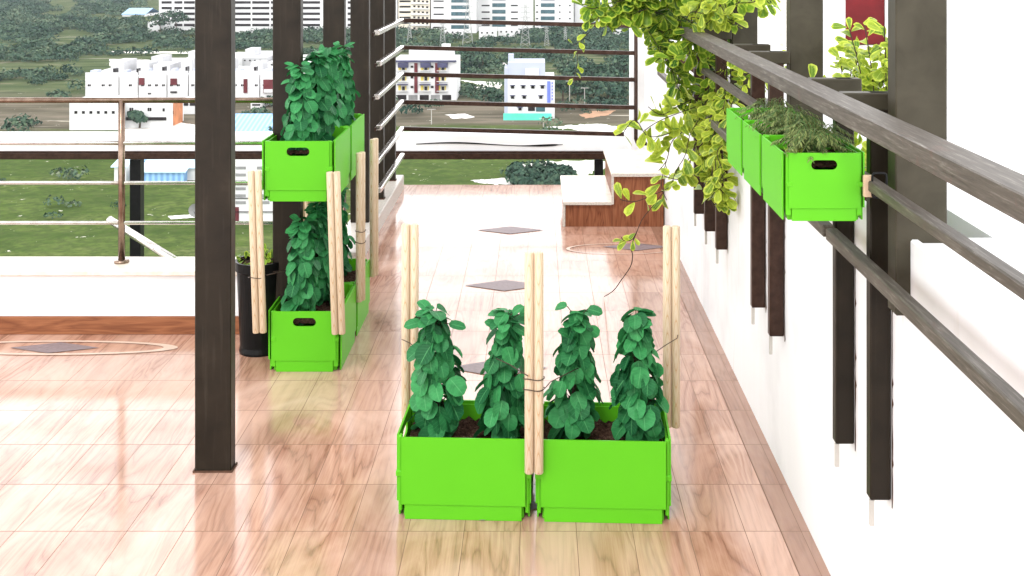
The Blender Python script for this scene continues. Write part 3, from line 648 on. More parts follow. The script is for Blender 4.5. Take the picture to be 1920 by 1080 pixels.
# feathery plants in the railing planters
def make_dill(seed):
    rnd = random.Random(seed); t = empty('feathery_plant', (0,0,0), 0, 'x', 'plant'); fo = MB(); st = MB()
    for i in range(58):
        a = rnd.uniform(0, 2*PI); r = rnd.uniform(.03, .085); h = rnd.uniform(.05, .105) * (1 - .35*(r/.085)); pts = []
        for j in range(9):
            q = j/8; pts.append(Vector((math.cos(a)*r*q, math.sin(a)*r*q*1.1, h*math.sin(min(1, q*1.25)*PI*.62)*1.05 - .03*max(0, q-.5)**1.5)))
        st.tube(pts, .0007, 3, cap=False)
        for j in range(2, 9):
            for s in (-1, 1):
                for k_ in (0, 1):
                    b = pts[j].lerp(pts[j-1], .5*k_); tn = (pts[j]-pts[j-1]).normalized(); sd_ = tn.cross(Vector((0,0,1))).normalized()*s
                    d = sd_*.8 + tn*.7 + Vector((rnd.uniform(-.3,.3), rnd.uniform(-.3,.3), rnd.uniform(-.5,.15)))
                    fo.leaf(b, d, Vector((0,0,1)), rnd.uniform(.008,.016), .0024, rnd.uniform(0,1), 0, .3, (0, 1, 1, 0), (0, .3, .7, 1))
    st.build('stem', M['stem'], t); fo.build('foliage', M['dill'], t); return t
DL = [make_dill(5), make_dill(9)]; index_children()
for i, (dx, dy, l) in enumerate(((-.012, .07, 'feathery olive green plant in front of the nearest railing planter'), (.022, .165, 'second feathery olive green plant, at the back of the nearest railing planter'), (-.008, .33, 'feathery plant in the front of the middle railing planter'), (.015, .45, 'feathery plant at the back of the middle railing planter'), (-.0, .58, 'feathery plant in the farthest railing planter'))):
    o = DL[i] if i < 2 else dup(DL[i % 2]); o.location = (RX+dx, RY+dy, RZ + SR*SOILZ - .004); o.rotation_euler = (0,0,R(50*i)); o['label'] = l; o['group'] = 'feathery plants in the railing planters'; o.scale = (1.12, 1.12, 1.0)
# small bright grass tuft
m = MB(); rnd = random.Random(3)
for i in range(16):
    a = rnd.uniform(0, 2*PI); m.leaf(Vector((rnd.uniform(-.008,.008), rnd.uniform(-.01,.01), 0)), Vector((math.cos(a)*.4, math.sin(a)*.4, 1)), Vector((0,-1,.2)), rnd.uniform(.03,.055), .0035, rnd.uniform(.4,1), 0, .3, (.8, 1, .8, .5, .3, 0))
tag(m.build('grass_tuft', M['vine'], loc=(RX-.06, RY+.03, RZ+SR*SOILZ-.002)), 'small bright grass tuft in the left corner of the nearest railing planter', 'plant')

# ================================================================== vines
def strand(fo, st, pts, rnd, L=.05, step=.022, spread=1.0, rs=.0018, dens=1.0, droop=0.0):
    pts = [Vector(p) for p in pts]; sm = []
    for i in range(len(pts)-1):
        p0 = pts[max(0,i-1)]; p1 = pts[i]; p2 = pts[i+1]; p3 = pts[min(len(pts)-1,i+2)]
        for k_ in range(6):
            t_ = k_/6; sm.append(.5*((2*p1)+(p2-p0)*t_+(2*p0-5*p1+4*p2-p3)*t_*t_+(3*p1-p0-3*p2+p3)*t_**3))
    sm.append(pts[-1]); st.tube(sm, rs, 5, cap=False); acc = 0
    for i in range(1, len(sm)):
        acc += (sm[i]-sm[i-1]).length
        while acc > step:
            acc -= step
            if rnd.random() > dens: continue
            tn = (sm[i]-sm[i-1]).normalized(); o = Vector((rnd.gauss(0,1), rnd.gauss(0,1), rnd.gauss(0,1))); o = (o - tn*o.dot(tn)*.6).normalized()
            d = o*spread + tn*.6 - Vector((0,0,droop)); l = L*rnd.uniform(.7, 1.2)
            nrm = Vector((rnd.uniform(-.6,.3), -.7 + rnd.uniform(-.4,.4), .8))
            if abs(nrm.normalized().dot(d.normalized())) > .9: nrm = Vector((1, 0, .3))
            fo.leaf(sm[i] + o*.006, d, nrm, l, l*rnd.uniform(.48,.62), rnd.random(), rnd.uniform(.05,.25), rnd.uniform(.0,.35), (.12, .42, .78, 1.0, .86, .08), (0, .18, .42, .68, .88, 1))
def vine(name, label, cat, base, mat, strands, seed, **kw):
    rnd = random.Random(seed); fo = MB(); st = MB(); t = empty(name, base, 0, label, cat); b = Vector(base)
    for s_ in strands:
        k2 = dict(kw); 
        if isinstance(s_, tuple): k2.update(s_[1]); s_ = s_[0]
        strand(fo, st, [Vector(p) - b for p in s_], rnd, **k2)
    st.build('stem', M['twig'], t, smooth=True); fo.build('foliage', M[mat], t, smooth=True); return t
rnd = random.Random(77)
def rstr(px0, py0, Y0, px1, py1, Y1, jit=.03, n=5):
    a = P(px0, py0, Y0); b = P(px1, py1, Y1); out = []
    for i in range(n):
        q = i/(n-1); p = a.lerp(b, q) + Vector((rnd.gauss(0,jit), rnd.gauss(0,jit), rnd.gauss(0,jit)*.8)); out.append(p)
    return out
# main mass over the rail end
ss = []
for i in range(46):
    px0 = rnd.uniform(1190, 1400); py0 = rnd.uniform(-60, 60 + (px0-1190)*.12); Y0 = rnd.uniform(4.95, 5.6)
    ss.append(rstr(px0, py0, Y0, px0 + rnd.uniform(-60, 60), py0 + rnd.uniform(-30, 65), Y0 + rnd.uniform(-.2,.2), .025))
for i in range(12):
    px0 = rnd.uniform(1120, 1200); ss.append(rstr(px0+60, rnd.uniform(-50, 20), 5.2, px0-10, rnd.uniform(-20, 45), 5.1, .02))
ss.append(rstr(1180, 0, 5.1, 1092, 8, 5.0, .012)); ss.append(rstr(1170, 20, 5.1, 1100, 38, 5.0, .012)); ss.append(rstr(1150, -20, 5.1, 1088, -5, 5.0, .012))
vine('climbing_vine', 'dense climbing vine mass with green and yellow leaves over the far end of the handrail', 'vine', P(1290, 60, 5.3), 'vinedark', ss, 5, L=.078, step=.018)
ss = []
for i in range(17):
    px0 = rnd.uniform(1250, 1430); py0 = rnd.uniform(-40, 60); Y0 = rnd.uniform(4.7, 5.0)
    ss.append(rstr(px0, py0, Y0, px0 + rnd.uniform(-40, 45), py0 + rnd.uniform(-20, 50), Y0 - .05, .02, 4))
vine('climbing_vine', 'bright yellow edged outer shoots of the vine above the handrail', 'vine', P(1340, 60, 4.9), 'vine', ss, 8, L=.068, step=.019)
# dark sprays down the rail end
ss = [rstr(1235, 60, 5.2, 1310, 190, 5.3, .02, 6), rstr(1250, 80, 5.2, 1320, 230, 5.4, .02, 6), rstr(1225, 70, 5.2, 1268, 150, 5.2, .02), rstr(1270, 60, 5.1, 1345, 130, 5.2, .02),
      rstr(1290, 70, 5.1, 1370, 190, 5.3, .02), rstr(1260, 120, 5.2, 1310, 240, 5.5, .02), rstr(1290, 140, 5.3, 1335, 250, 5.5, .02), rstr(1300, 90, 5.2, 1350, 160, 5.2, .02), rstr(1240, 100, 5.2, 1290, 180, 5.3, .02), rstr(1275, 150, 5.3, 1315, 215, 5.4, .02)]
vine('trailing_vine', 'olive vine sprays falling from the handrail end towards the wall brackets', 'vine', P(1290, 140, 5.3), 'vinedark', ss, 14, L=.066, step=.018)
# creeper behind the rails and over the wall
ss = []
for i in range(25):
    px0 = rnd.uniform(1322, 1378); py0 = rnd.uniform(150, 220); Y0 = (.80)*F/(px0-VX); Y0 = min(5.2, Y0)
    ss.append(rstr(px0, py0, Y0, px0 + rnd.uniform(-35, 0), py0 + rnd.uniform(60, 160), Y0-.02, .012, 5))
for i in range(12):
    px0 = rnd.uniform(1350, 1440); py0 = rnd.uniform(110, 170); ss.append(rstr(px0, py0, 4.9, px0+rnd.uniform(-20,20), py0+rnd.uniform(20,60), 4.9, .015, 4))
for i in range(7): ss.append(rstr(rnd.uniform(1325, 1365), rnd.uniform(300,350), 4.7, rnd.uniform(1310, 1365), rnd.uniform(360, 400), 4.7, .01, 4))
vine('trailing_vine', 'yellow green creeper hanging down the white wall left of the railing planters', 'vine', P(1360, 200, 4.9), 'vine', ss, 21, L=.06, step=.021)
# loose hanging strands at the left of the brackets
K1 = dict(step=.030, L=.078, rs=.002)
ss = [([P(1325, 190, 5.2), P(1290, 230, 5.1), P(1255, 250, 5.0), P(1215, 255, 4.95), P(1190, 225, 4.9), P(1165, 255, 4.9)], K1),
      ([P(1320, 210, 5.1), P(1295, 250, 5.0), P(1285, 290, 4.9), P(1268, 320, 4.9), P(1255, 350, 4.85), P(1225, 365, 4.8), P(1190, 378, 4.8), P(1162, 374, 4.8)], dict(step=.032, L=.068)),
      ([P(1310, 180, 5.2), P(1270, 200, 5.1), P(1240, 215, 5.0), P(1215, 200, 5.0)], K1), ([P(1300, 235, 5.1), P(1262, 262, 5.0), P(1250, 300, 4.95), P(1235, 320, 4.9)], K1),
      ([P(1315, 250, 5.1), P(1290, 300, 5.0), P(1275, 335, 5.0), P(1245, 330, 4.95)], K1), ([P(1305, 200, 5.1), P(1240, 225, 5.0), P(1208, 245, 5.0)], K1),
      ([P(1320, 230, 5.0), P(1300, 280, 5.0), P(1290, 330, 4.95)], dict(step=.05, L=.06)), ([P(1250, 300, 4.9), P(1240, 345, 4.9), P(1250, 375, 4.85)], dict(step=.035, L=.07))]
vine('hanging_vine', 'loose arching vine shoots with large separate leaves in front of the far bench', 'vine', P(1300, 220, 5.1), 'vine', ss, 31, spread=1.1)
# thin strand hanging over the far railing
vine('hanging_vine', 'thin single vine strand dangling in front of the far railing view', 'vine', P(1120, 30, 5.0), 'vine', [([P(1130, 20, 5.0), P(1105, 60, 5.0), P(1085, 85, 5.0), P(1082, 120, 5.0), P(1075, 148, 5.0)], dict(step=.03, L=.038)), ([P(1105, 60, 5.0), P(1080, 82, 5.0), P(1070, 84, 5.0)], dict(step=.03, L=.035))], 6, L=.035, step=.03, rs=.0012)
# lowest sprig and tendril to the floor
t = vine('hanging_vine', 'lowest vine sprig with a bare dark tendril reaching down to the floor', 'vine', P(1235, 365, 4.8), 'vine', [([P(1244, 360, 4.8), P(1225, 385, 4.8), P(1205, 410, 4.8), P(1195, 432, 4.8)], dict(dens=0)), ([P(1195, 432, 4.8), P(1186, 448, 4.8), P(1172, 452, 4.8), P(1165, 445, 4.8)], dict(step=.010, L=.042)), ([P(1195, 432, 4.8), P(1184, 462, 4.8), P(1186, 480, 4.8), P(1182, 500, 4.85), P(1165, 525, 5.0), P(1150, 545, 5.2), P(1133, 556, 5.85)], dict(dens=0, rs=.0022))], 41)
# trough plants at the upper right
def bushy(px, py, Y, n, h, label, seed, spread=.12):
    r2 = random.Random(seed); b = P(px, py, Y); b.z = max(1.06, b.z) if b.x < 1.25 else b.z; ss = []
    for i in range(n):
        a = Vector((r2.gauss(0, spread*.4), r2.gauss(0, .05), 0)); ss.append([b + a, b + a*1.3 + Vector((0,0,h*.5)), b + a*1.8 + Vector((0,0,h*r2.uniform(.7,1.05)))])
    return vine('trough_plant', label, 'plant', b, 'vine', ss, seed, L=.05, step=.014, spread=1.0)
bushy(1668, 215, 3.5, 9, .26, 'tall yellow green trough plant just left of the right edge post', 51, .05)
bushy(1625, 215, 3.6, 7, .12, 'low yellow green trough plant under the red door', 52, .1)
bushy(1588, 195, 3.9, 5, .2, 'small yellow green trough plant right of the second taupe post', 53, .05)
bushy(1478, 165, 4.3, 5, .15, 'small trough plant left of the second taupe post', 54, .05)
bushy(1630, 370, 3.1, 8, .14, 'trough plant showing right of the nearest railing planter', 55, .08)

# black pot with plants behind the first post
t = empty('black_pot', ((480-VX)/F*5.02, 5.09, 0), 0, 'large glossy black plant pot beside the stacked planters', 'plant pot')
m = MB(); n = 40; prof = [(.0,.0),(.088,.0),(.09,.01),(.086,.03),(.10,.36),(.108,.365),(.108,.405),(.098,.405),(.094,.37),(.0,.37)]
for (r0, z0), (r1, z1) in zip(prof, prof[1:]):
    for i in range(n):
        a = 2*PI*i/n; b = 2*PI*(i+1)/n; m.face([(r0*math.cos(a), r0*math.sin(a), z0), (r0*math.cos(b), r0*math.sin(b), z0), (r1*math.cos(b), r1*math.sin(b), z1), (r1*math.cos(a), r1*math.sin(a), z1)])
m.build('pot', M['blackpot'], t, smooth=True)
m = MB(); m.tube([(0,0,.36),(0,0,.385)], .094, 24); m.build('soil', M['soil'], t)
r2 = random.Random(4); ss = []
pb = Vector(t.location) + Vector((0,0,.38))
for i in range(14): a = r2.uniform(0, 2*PI); ss.append([pb, pb + Vector((math.cos(a)*.05, math.sin(a)*.05, .02)), pb + Vector((math.cos(a)*.09, math.sin(a)*.08, .035 + r2.uniform(0,.02)))])
vine('low_plant', 'low spreading plant in the black pot', 'plant', pb, 'vinedark', ss, 61, L=.03, step=.016)

# ================================================================== valley
m = MB(); m.face([(-2500, -300, GZ), (2500, -300, GZ), (2500, 3600, GZ), (-2500, 3600, GZ)]); struct('ground', m, M['ground'])
def patch(name, poly, mat, jag=.0, z=.05, seed=1):
    r2 = random.Random(seed); pts = []; n = len(poly)
    for i in range(n):
        a = poly[i]; b = poly[(i+1) % n]
        for k_ in range(16):
            q = k_/16; x_ = a[0]+(b[0]-a[0])*q; y_ = a[1]+(b[1]-a[1])*q; ww = math.sin(q*PI)
            pts.append(GP(x_ + jag*2.2*noise.noise(Vector((x_*.09, y_*.4, seed)))  + r2.gauss(0, jag*.3), y_ + ww*(jag*1.1*noise.noise(Vector((x_*.12, y_*.3, seed+9))) + r2.gauss(0, jag*.12)), GZ+z))
    m = MB(); m.face(pts); return struct(name, m, mat)
patch('sand_patch', [(955,312),(1010,303),(1120,300),(1180,308),(1120,318),(1095,330),(1060,318),(1000,324),(965,318)], M['sand'], 3.5, .05, 2)
patch('sand_patch', [(880,338),(950,333),(975,340),(960,346),(905,344)], M['sand'], 3, .05, 3)
patch('sand_patch', [(1020,238),(1120,232),(1190,240),(1190,250),(1100,246)], M['sand'], 3, .05, 4)
patch('sand_patch', [(860,150),(940,155),(935,168),(870,166),(905,160)], M['sand'], 2, .05, 5)
patch('sand_patch', [(860,119),(950,117),(950,126),(900,127)], M['sand'], 1, .05, 6)
patch('sand_patch', [(1130,122),(1163,119),(1160,130),(1135,129)], M['sand'], 1, .05, 7)
patch('path', [(205,96),(365,97),(520,98),(520,101),(365,100.5),(205,99.5)], M['sand'], .5, .05, 8)
patch('sand_patch', [(205,111),(280,112),(300,120),(205,124)], M['sand'], 1.2, .05, 9)
patch('sand_patch', [(235,238),(330,228),(380,236),(380,246),(235,247)], M['sand'], 2, .05, 10)
patch('sand_patch', [(315,405),(360,402),(366,408),(320,411)], M['sand'], 1, .05, 11)
patch('sand_patch', [(835,215),(872,213),(890,220),(850,223)], M['sand'], 2, .05, 12)
patch('sand_patch', [(440,228),(520,226),(520,234),(440,236)], M['sand'], 2, .05, 13)
patch('sand_patch', [(1085,215),(1110,208),(1155,207),(1140,216),(1100,222)], simple('orange_soil', (.42, .24, .14), .9, .2, .3), 2, .05, 14)

# ---- buildings
def bld(name, label, cat, px0, px1, pyt, pyb, depth, mat, group=None, tilt=0):
    Y = GY(pyb); s = F/Y; x0 = (px0-VX)/s; x1 = (px1-VX)/s; h = (pyb-pyt)/s
    t = empty(name, ((x0+x1)/2, Y, GZ), 0, label, cat, group); t['kx'] = 0.0; del t['kx']
    hw = (x1-x0)/2; m = MB(); m.box(-hw, hw, 0, depth, -1, h); m.build('wall', M[mat], t)
    xc = (x0+x1)/2
    def rect(nm, a, b, c_, d, mat, proud=.12, deep=.3, par=None, front=0.0):
        m = MB(); m.box((a-VX)/s-xc, (b-VX)/s-xc, -proud-front, deep-front if front == 0 else 0.0, (pyb-d)/s, (pyb-c_)/s); return m.build(nm, M[mat] if isinstance(mat, str) else mat, par or t)
    def roofbox(nm, a, b, hh, y0, y1, mat):
        m = MB(); m.box((a-VX)/s-xc, (b-VX)/s-xc, y0, y1, h+.002, h+hh); return m.build(nm, M[mat], t)
    return t, rect, roofbox, s, h
# tall slab on the upper left
t, rect, rb, s, h = bld('apartment_tower', 'long white high-rise slab with rows of dark strip windows at the upper left', 'tower', 298, 745, -75, 62, 18, 'bwhite')
for fl_ in range(11):
    y0 = 50 - fl_*10.6 - 3
    for a, b in ((303, 322), (327, 342), (345, 365), (378, 398), (436, 470), (473, 505), (508, 540), (562, 600), (608, 645), (652, 690), (696, 712), (718, 741)):
        if y0 > -75 + 6: rect('window_strip', a + (0 if a != 303 or fl_ > 1 else 0), b - (4 if a == 303 and fl_ < 2 else 0), y0-2.4, y0+2.2, 'glassdark', .1)
t, rect, rb, s, h = bld('low_annex', 'low white annex at the left foot of the long high-rise slab', 'building', 277, 300, 41, 66, 14, 'bwhite')
rect('window', 281, 287, 48, 51, 'glassdark')
# beige balconied tower
t, rect, rb, s, h = bld('apartment_tower', 'cream high-rise with staggered balconies above the far railing at left', 'tower', 747, 806, -75, 62, 16, 'bbeige')
for fl_ in range(12):
    y0 = 55 - fl_*10.2
    rect('window_strip', 749, 770, y0-3.5, y0, 'glassdark', .1)
    for q in range(4): rect('window', 775+q*8, 779+q*8, y0-4+q*.5, y0-.5+q*.5, 'glassdark', .1)
    rect('balcony', 771, 805, y0+1.5, y0+3.2, 'bwhite', 1.2, 0, None)
def glass_tower(label, px0, px1, base, strips, ticks, seed):
    t, rect, rb, s, h = bld('office_tower', label, 'tower', px0, px1, -75, base, 20, 'bwhite', 'white office towers on the skyline')
    for fl_ in range(11):
        y0 = base - 8 - fl_*12.3
        for a, b in strips: rect('window_band', a, b, y0-7, y0, 'glassteal', .1)
        for a, b in ticks: rect('window', a, b, y0-4, y0-1.5, 'glassdark', .1)
glass_tower('white office tower with one column of wide dark glass bands, left of the pylon', 808, 893, 62, [(846, 879)], [(813, 832)], 1)
glass_tower('white office tower with narrow dark glass bands in the middle of the skyline', 895, 1000, 58, [(923, 948)], [(903, 918), (958, 971)], 2)
glass_tower('white office tower with glass bands beside square windows, right of the pylon', 1003, 1075, 58, [(1014, 1040)], [(990+15, 1009), (1048, 1051), (1067, 1070)], 3)
glass_tower('white office tower partly hidden by the vine at the skyline', 1078, 1200, 56, [(1110, 1135)], [(1090, 1098), (1150, 1160)], 4)
for (a, b, c_, d, l) in ((898, 931, 53, 73, 'small white building with dark openings below the middle skyline, left one'), (934, 975, 54, 71, 'small white building below the middle skyline, right one'), (833, 868, 58, 72, 'small flat white building among trees below the office towers'), (1150, 1172, 58, 70, 'tiny white building near the right end of the far railing')):
    t, rect, rb, s, h = bld('small_building', l, 'building', a, b, c_, d, 8, 'bwhite', 'small white buildings in front of the skyline')
    n = int((b-a)/10)
    for i in range(n): rect('window', a+4+i*10, a+7+i*10, d-13, d-10, 'glassdark')
# maroon and yellow apartment block
t, rect, rb, s, h = bld('apartment_block', 'four storey white apartment block with maroon stripes, yellow panels and navy awnings', 'building', 738, 856, 112, 188, 14, 'bwhite')
for a, b in ((777, 783), (816, 823)): rect('stripe', a, b, 118, 174, 'maroon', .35)
for r_, y0 in enumerate((131, 151, 169)):
    for i, a in enumerate((749, 791, 823)):
        rect('panel', a-2, a+3, y0-9, y0, 'yellow', .2); w_ = rect('window', a+5, a+10, y0-7, y0, 'glassdark', .2); rect('panel', a+11, a+13, y0-8, y0, 'yellow', .2)
        rect('sill', a-4, a+16, y0+1.0, y0+2.0, 'bwhite', .7, 0)
        if r_ == 0: rect('awning', a-2, a+17, 117, 126, 'navy', 1.2, 0)
        else: rect('canopy', a-4, a+16, y0-11.5, y0-10, 'navy', .9, 0)
    rect('window', 770, 775, y0-8, y0-4, 'glassdark'); rect('window', 808, 813, y0-8, y0-4, 'glassdark')
for i in range(5): rect('garage_opening', 745+i*21, 762+i*21, 178, 187.5, 'greyshut' if i % 2 else 'glassdark', .05)
rect('cornice', 738, 856, 113, 116, 'navy', .6, 0)
rb('stair_head', 765, 848, 2.2, 2, 9, 'bwhite'); rb('water_tank', 822, 838, 3.0, 9.5, 12, 'bwhite')
# blue sign building
t, rect, rb, s, h = bld('apartment_block', 'white four storey block with a blue vertical sign and turquoise fence at its foot', 'building', 952, 1040, 146, 222, 12, 'bwhite')
rect('blue_sign', 1026, 1032, 152, 192, 'bluepanel', .4)
for i in range(6): rect('sign_marks', 1034.5, 1036.5, 154+i*6, 157.5+i*6, 'bluepanel', .1)
for y0, xs_ in ((163, (957, 977, 995, 1013)), (182, (957, 979, 1010)), (204, (971,))):
    for a in xs_: w_ = rect('window', a+1, a+7, y0-2.5, y0+3, 'glassdark', .1); rect('sunshade', a-1, a+9, y0-3.8, y0-2.8, 'navy', .6, 0)
rect('doorway', 990, 1003, 196, 208, 'glassdark', .1); rect('glazed_bay', 1005, 1022, 196, 209, 'glassteal', .1)
rb('roof_wall', 946+6, 1022, 3.2, .5, 11, 'bgrey'); rb('stair_head', 985, 1010, 2.0, .1, .45, 'bwhite'); rb('water_tank', 948+4, 962, 4.6, 5, 8, 'bgrey')
rect('side_wall', 945.5, 951.9, 128, 221, 'bgrey', -.2, 8)
t2, rect2, rb2, s2, h2 = bld('site_fence', 'turquoise sheet fence in front of the block with the blue sign', 'fence', 944.5, 1034, 209, 221.8, .1, 'cyan')
t2.location.y -= 3
# left white estate: individual houses
roofy = {0: 0}
houses = [(160, 222, 143, 186), (224, 258, 143, 186), (260, 312, 140, 186), (314, 352, 140, 186), (354, 432, 140, 186), (434, 486, 140, 187), (488, 556, 141, 187), (558, 640, 141, 187), (642, 715, 139, 188)]
names = ['at the far left border', 'leftmost with tiny windows', 'with a maroon panel at its left', 'with a maroon loggia at its right', 'half hidden by the nearest dark post', 'right of the nearest post, with narrow maroon strip', 'with a wide maroon loggia left of the leafy plant', 'behind the upper leafy plants', 'between the last dark posts']
for i, (a, b, c_, d) in enumerate(houses):
    t, rect, rb, s, h = bld('row_house', 'white flat roofed row house ' + names[i], 'house', a, b, c_, d, 22, 'bwhite', 'white row houses across the valley on the left')
    r3 = random.Random(i+5)
    for q in range(max(2, int((b-a)/13))):
        x = a + 5 + q*13
        for (yy, hh) in ((158, 3.6), (174, 3)):
            if x + 6 < b - 1 and r3.random() < (.75 if yy < 160 else .12): rect('window', x, x+2.6, yy, yy+hh, 'glassdark'); rect('window', x+3.4, x+5.2, yy, yy+hh*.9, 'glassdark')
    rect('parapet_shadow_gap', a+1, b-1, 164.6, 165.3, 'bgrey', .05)
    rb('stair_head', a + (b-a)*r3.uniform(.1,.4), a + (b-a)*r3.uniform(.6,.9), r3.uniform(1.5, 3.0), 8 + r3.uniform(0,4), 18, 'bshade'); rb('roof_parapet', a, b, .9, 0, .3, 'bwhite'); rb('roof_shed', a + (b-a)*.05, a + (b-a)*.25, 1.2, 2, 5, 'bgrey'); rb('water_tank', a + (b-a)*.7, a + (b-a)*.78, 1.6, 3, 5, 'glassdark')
    if i == 2: rect('loggia', 261, 271, 146, 159, 'maroon', .3)
    if i == 3: rect('loggia', 320, 332, 147, 159, 'maroon', .3); rect('loggia_base', 320, 332, 171, 174, 'glassdark', .3)
    if i == 5: rect('stripe', 457, 464, 148, 174, 'maroon', .3)
    if i == 6: rect('loggia', 494, 513, 149, 174, 'maroon', .2); rect('balcony', 496, 512, 167, 173, 'bwhite', .8, 0)
    if i == 8: rect('loggia', 691, 700, 138.5, 154, 'maroon', .3)
for i, (a, b, c_, d, l) in enumerate(((190, 256, 132, 150, 'second row white house at the far left'), (262, 330, 123, 150, 'second row white house with stepped roof above the maroon panels'), (333, 440, 113, 146, 'tallest second row white house behind the nearest dark post'), (442, 500, 108, 140, 'second row white house right of the nearest dark post'), (502, 590, 116, 140, 'second row white house at the left of the leafy plant'))):
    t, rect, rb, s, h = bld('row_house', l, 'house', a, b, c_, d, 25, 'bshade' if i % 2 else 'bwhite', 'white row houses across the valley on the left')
    r3 = random.Random(i+50)
    for q in range(5): rect('window', a+6+q*(b-a-10)/5, a+9+q*(b-a-10)/5, c_+4, c_+6.5, 'glassdark')
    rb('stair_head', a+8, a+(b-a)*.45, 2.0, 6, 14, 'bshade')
# lower row left
t, rect, rb, s, h = bld('villa', 'two storey white villa under the stainless rail with dark carport strip', 'house', 232, 316, 194, 240, 10, 'bwhite')
for a in (247, 281): rect('window', a-4, a-1, 202, 208, 'glassdark'); rect('window', a, a+3, 202, 208, 'glassdark')
rect('window', 305, 309, 203, 209, 'glassdark'); rect('carport', 237, 312, 219.5, 225.5, 'glassdark', .3)
t, rect, rb, s, h = bld('villa', 'orange brick stair tower beside the white villa', 'house', 316.5, 326, 194, 236, 6, 'orange'); rect('window', 318, 321, 200, 206, 'bwhite'); rect('window', 322, 325, 208, 214, 'glassdark')
t, rect, rb, s, h = bld('villa', 'white villa at the far left border beside the stainless post', 'house', 130, 226, 190, 244, 10, 'bwhite')
for q in range(6): rect('window', 140+q*14, 145+q*14, 208, 213, 'glassdark')
t, rect, rb, s, h = bld('villa', 'white house with dark windows partly behind the nearest post', 'house', 326.5, 372, 191, 214, 10, 'bwhite')
for q in range(3): rect('window', 330+q*13, 340+q*13, 193, 198, 'glassdark')
t, rect, rb, s, h = bld('villa', 'small white house among trees right of the nearest post', 'house', 470, 490, 192, 204, 8, 'bwhite'); rect('window', 473, 488, 195, 198, 'glassdark')
# blue sheds
def shed(label, px0, px1, pye, pyr, pyb, roof, wall, depth):
    Y = GY(pyb); s = F/Y; x0 = (px0-VX)/s; x1 = (px1-VX)/s; he = (pyb-pye)/s; xc = (x0+x1)/2; hw = (x1-x0)/2
    t = empty('metal_shed', (xc, Y, GZ), 0, label, 'shed', 'blue roofed sheds in the fields on the left')
    m = MB(); m.box(-hw, hw, 0, depth, -.5, he); m.build('wall', M[wall], t)
    hr_ = he + depth*.12; o = .4; m = MB(); m.add([(-hw-o,-o,he+.05),(hw+o,-o,he+.05),(hw+o,depth/2,hr_),(-hw-o,depth/2,hr_),(-hw-o,depth+o,he+.05),(hw+o,depth+o,he+.05)], [(0,1,2,3),(3,2,5,4)])
    m.add([(-hw-o,-o,he-.1),(hw+o,-o,he-.1),(hw+o,-o,he+.05),(-hw-o,-o,he+.05)], [(0,1,2,3)]); m.build('roof', M[roof], t)
    return t, s, xc
t, s, xc = shed('blue corrugated shed with pale blue walls left of the nearest post', 262, 345, 322, 0, 342, 'lightblue', 'blueroof', 14)
shed('large blue roofed shed behind the small pale one', 268, 420, 302, 0, 312, 'blueroof', 'blueroof', 22)
shed('small white walled lean-to with pale roof beside the blue shed', 320, 400, 314, 0, 338, 'lightblue', 'bwhite', 6)
shed('low blue roof behind the upper planter box', 400, 560, 249, 0, 254, 'blueroof', 'bwhite', 20)
shed('tiny blue and white sheds on the far wooded slope', 229, 272, 27, 0, 31, 'blueroof', 'bwhite', 26)
shed('pale blue shed at the far left border', 214, 236, 312, 0, 342, 'lightblue', 'bwhite', 8)
# narrow white block right of first post
t, rect, rb, s, h = bld('apartment_block', 'narrow white block with grey louvred windows seen between the first posts', 'building', 430, 530, 296, 418, 10, 'bwhite')
for q in range(6):
    y0 = 312 + q*13; rect('window', 442, 461, y0, y0+5, 'greyshut', .1); rect('window', 434, 437, y0-1, y0+6, 'glassdark', .1); rect('window', 482, 505, y0, y0+5, 'greyshut', .1)
for q in range(3): rect('ledge', 432, 528, 345.0+q*25.6, 346.2+q*25.6, 'glassdark', .2, 0)
rect('doorway', 435, 448, 388, 416, 'maroon', .1)
t = empty('satellite_dish', P(460, 400, 176), 0, 'dark satellite dish at the foot of the narrow white block', 'satellite dish')
t.location = (P(460,400,175).x, GY(418)-1.2, GZ)
m = MB(); 
for i in range(20):
    a = 2*PI*i/20; b = 2*PI*(i+1)/20; m.face([(0, .25, 1.9), (.9*math.cos(a), 0, 1.9+.9*math.sin(a)), (.9*math.cos(b), 0, 1.9+.9*math.sin(b))])
m.build('dish', M['greyshut'], t); m = MB(); m.tube([(0,.3,0),(0,.3,1.8)], .08, 8); m.tube([(0,.2,1.2),(0,-.6,1.9)], .04, 6); m.build('mast', M['black'], t)

# pylons and poles
def pylon(px, pyt, pyb, label):
    Y = GY(pyb); s = F/Y; h = (pyb-pyt)/s; t = empty('pylon', ((px-VX)/s, Y, GZ), 0, label, 'pylon', 'lattice pylons below the skyline'); m = MB()
    b, tp = h*.11, h*.02
    def cor(z): q = z/h; r = b + (tp-b)*min(1, q*1.15); return [Vector((r*i, r*j, z)) for i, j in ((-1,-1),(1,-1),(1,1),(-1,1))]
    lv = [h*q/9 for q in range(10)]; th = .1
    for a, c_ in zip(lv, lv[1:]):
        A = cor(a); B = cor(c_)
        for i in range(4): m.tube([A[i], B[i]], th, 4); m.tube([A[i], B[(i+1)%4]], th*.6, 4); m.tube([A[(i+1)%4], B[i]], th*.6, 4)
    m.build('tower', M['lattice'], t); m = MB()
    for z in (.68, .8, .92): w_ = h*.14*(1.2-z*.5); m.tube([(-w_,0,h*z),(w_,0,h*z)], th, 4); m.tube([(-w_,0,h*z),(0,0,h*(z+.04))], th*.6, 4); m.tube([(w_,0,h*z),(0,0,h*(z+.04))], th*.6, 4)
    m.build('cross_arms', M['lattice'], t)
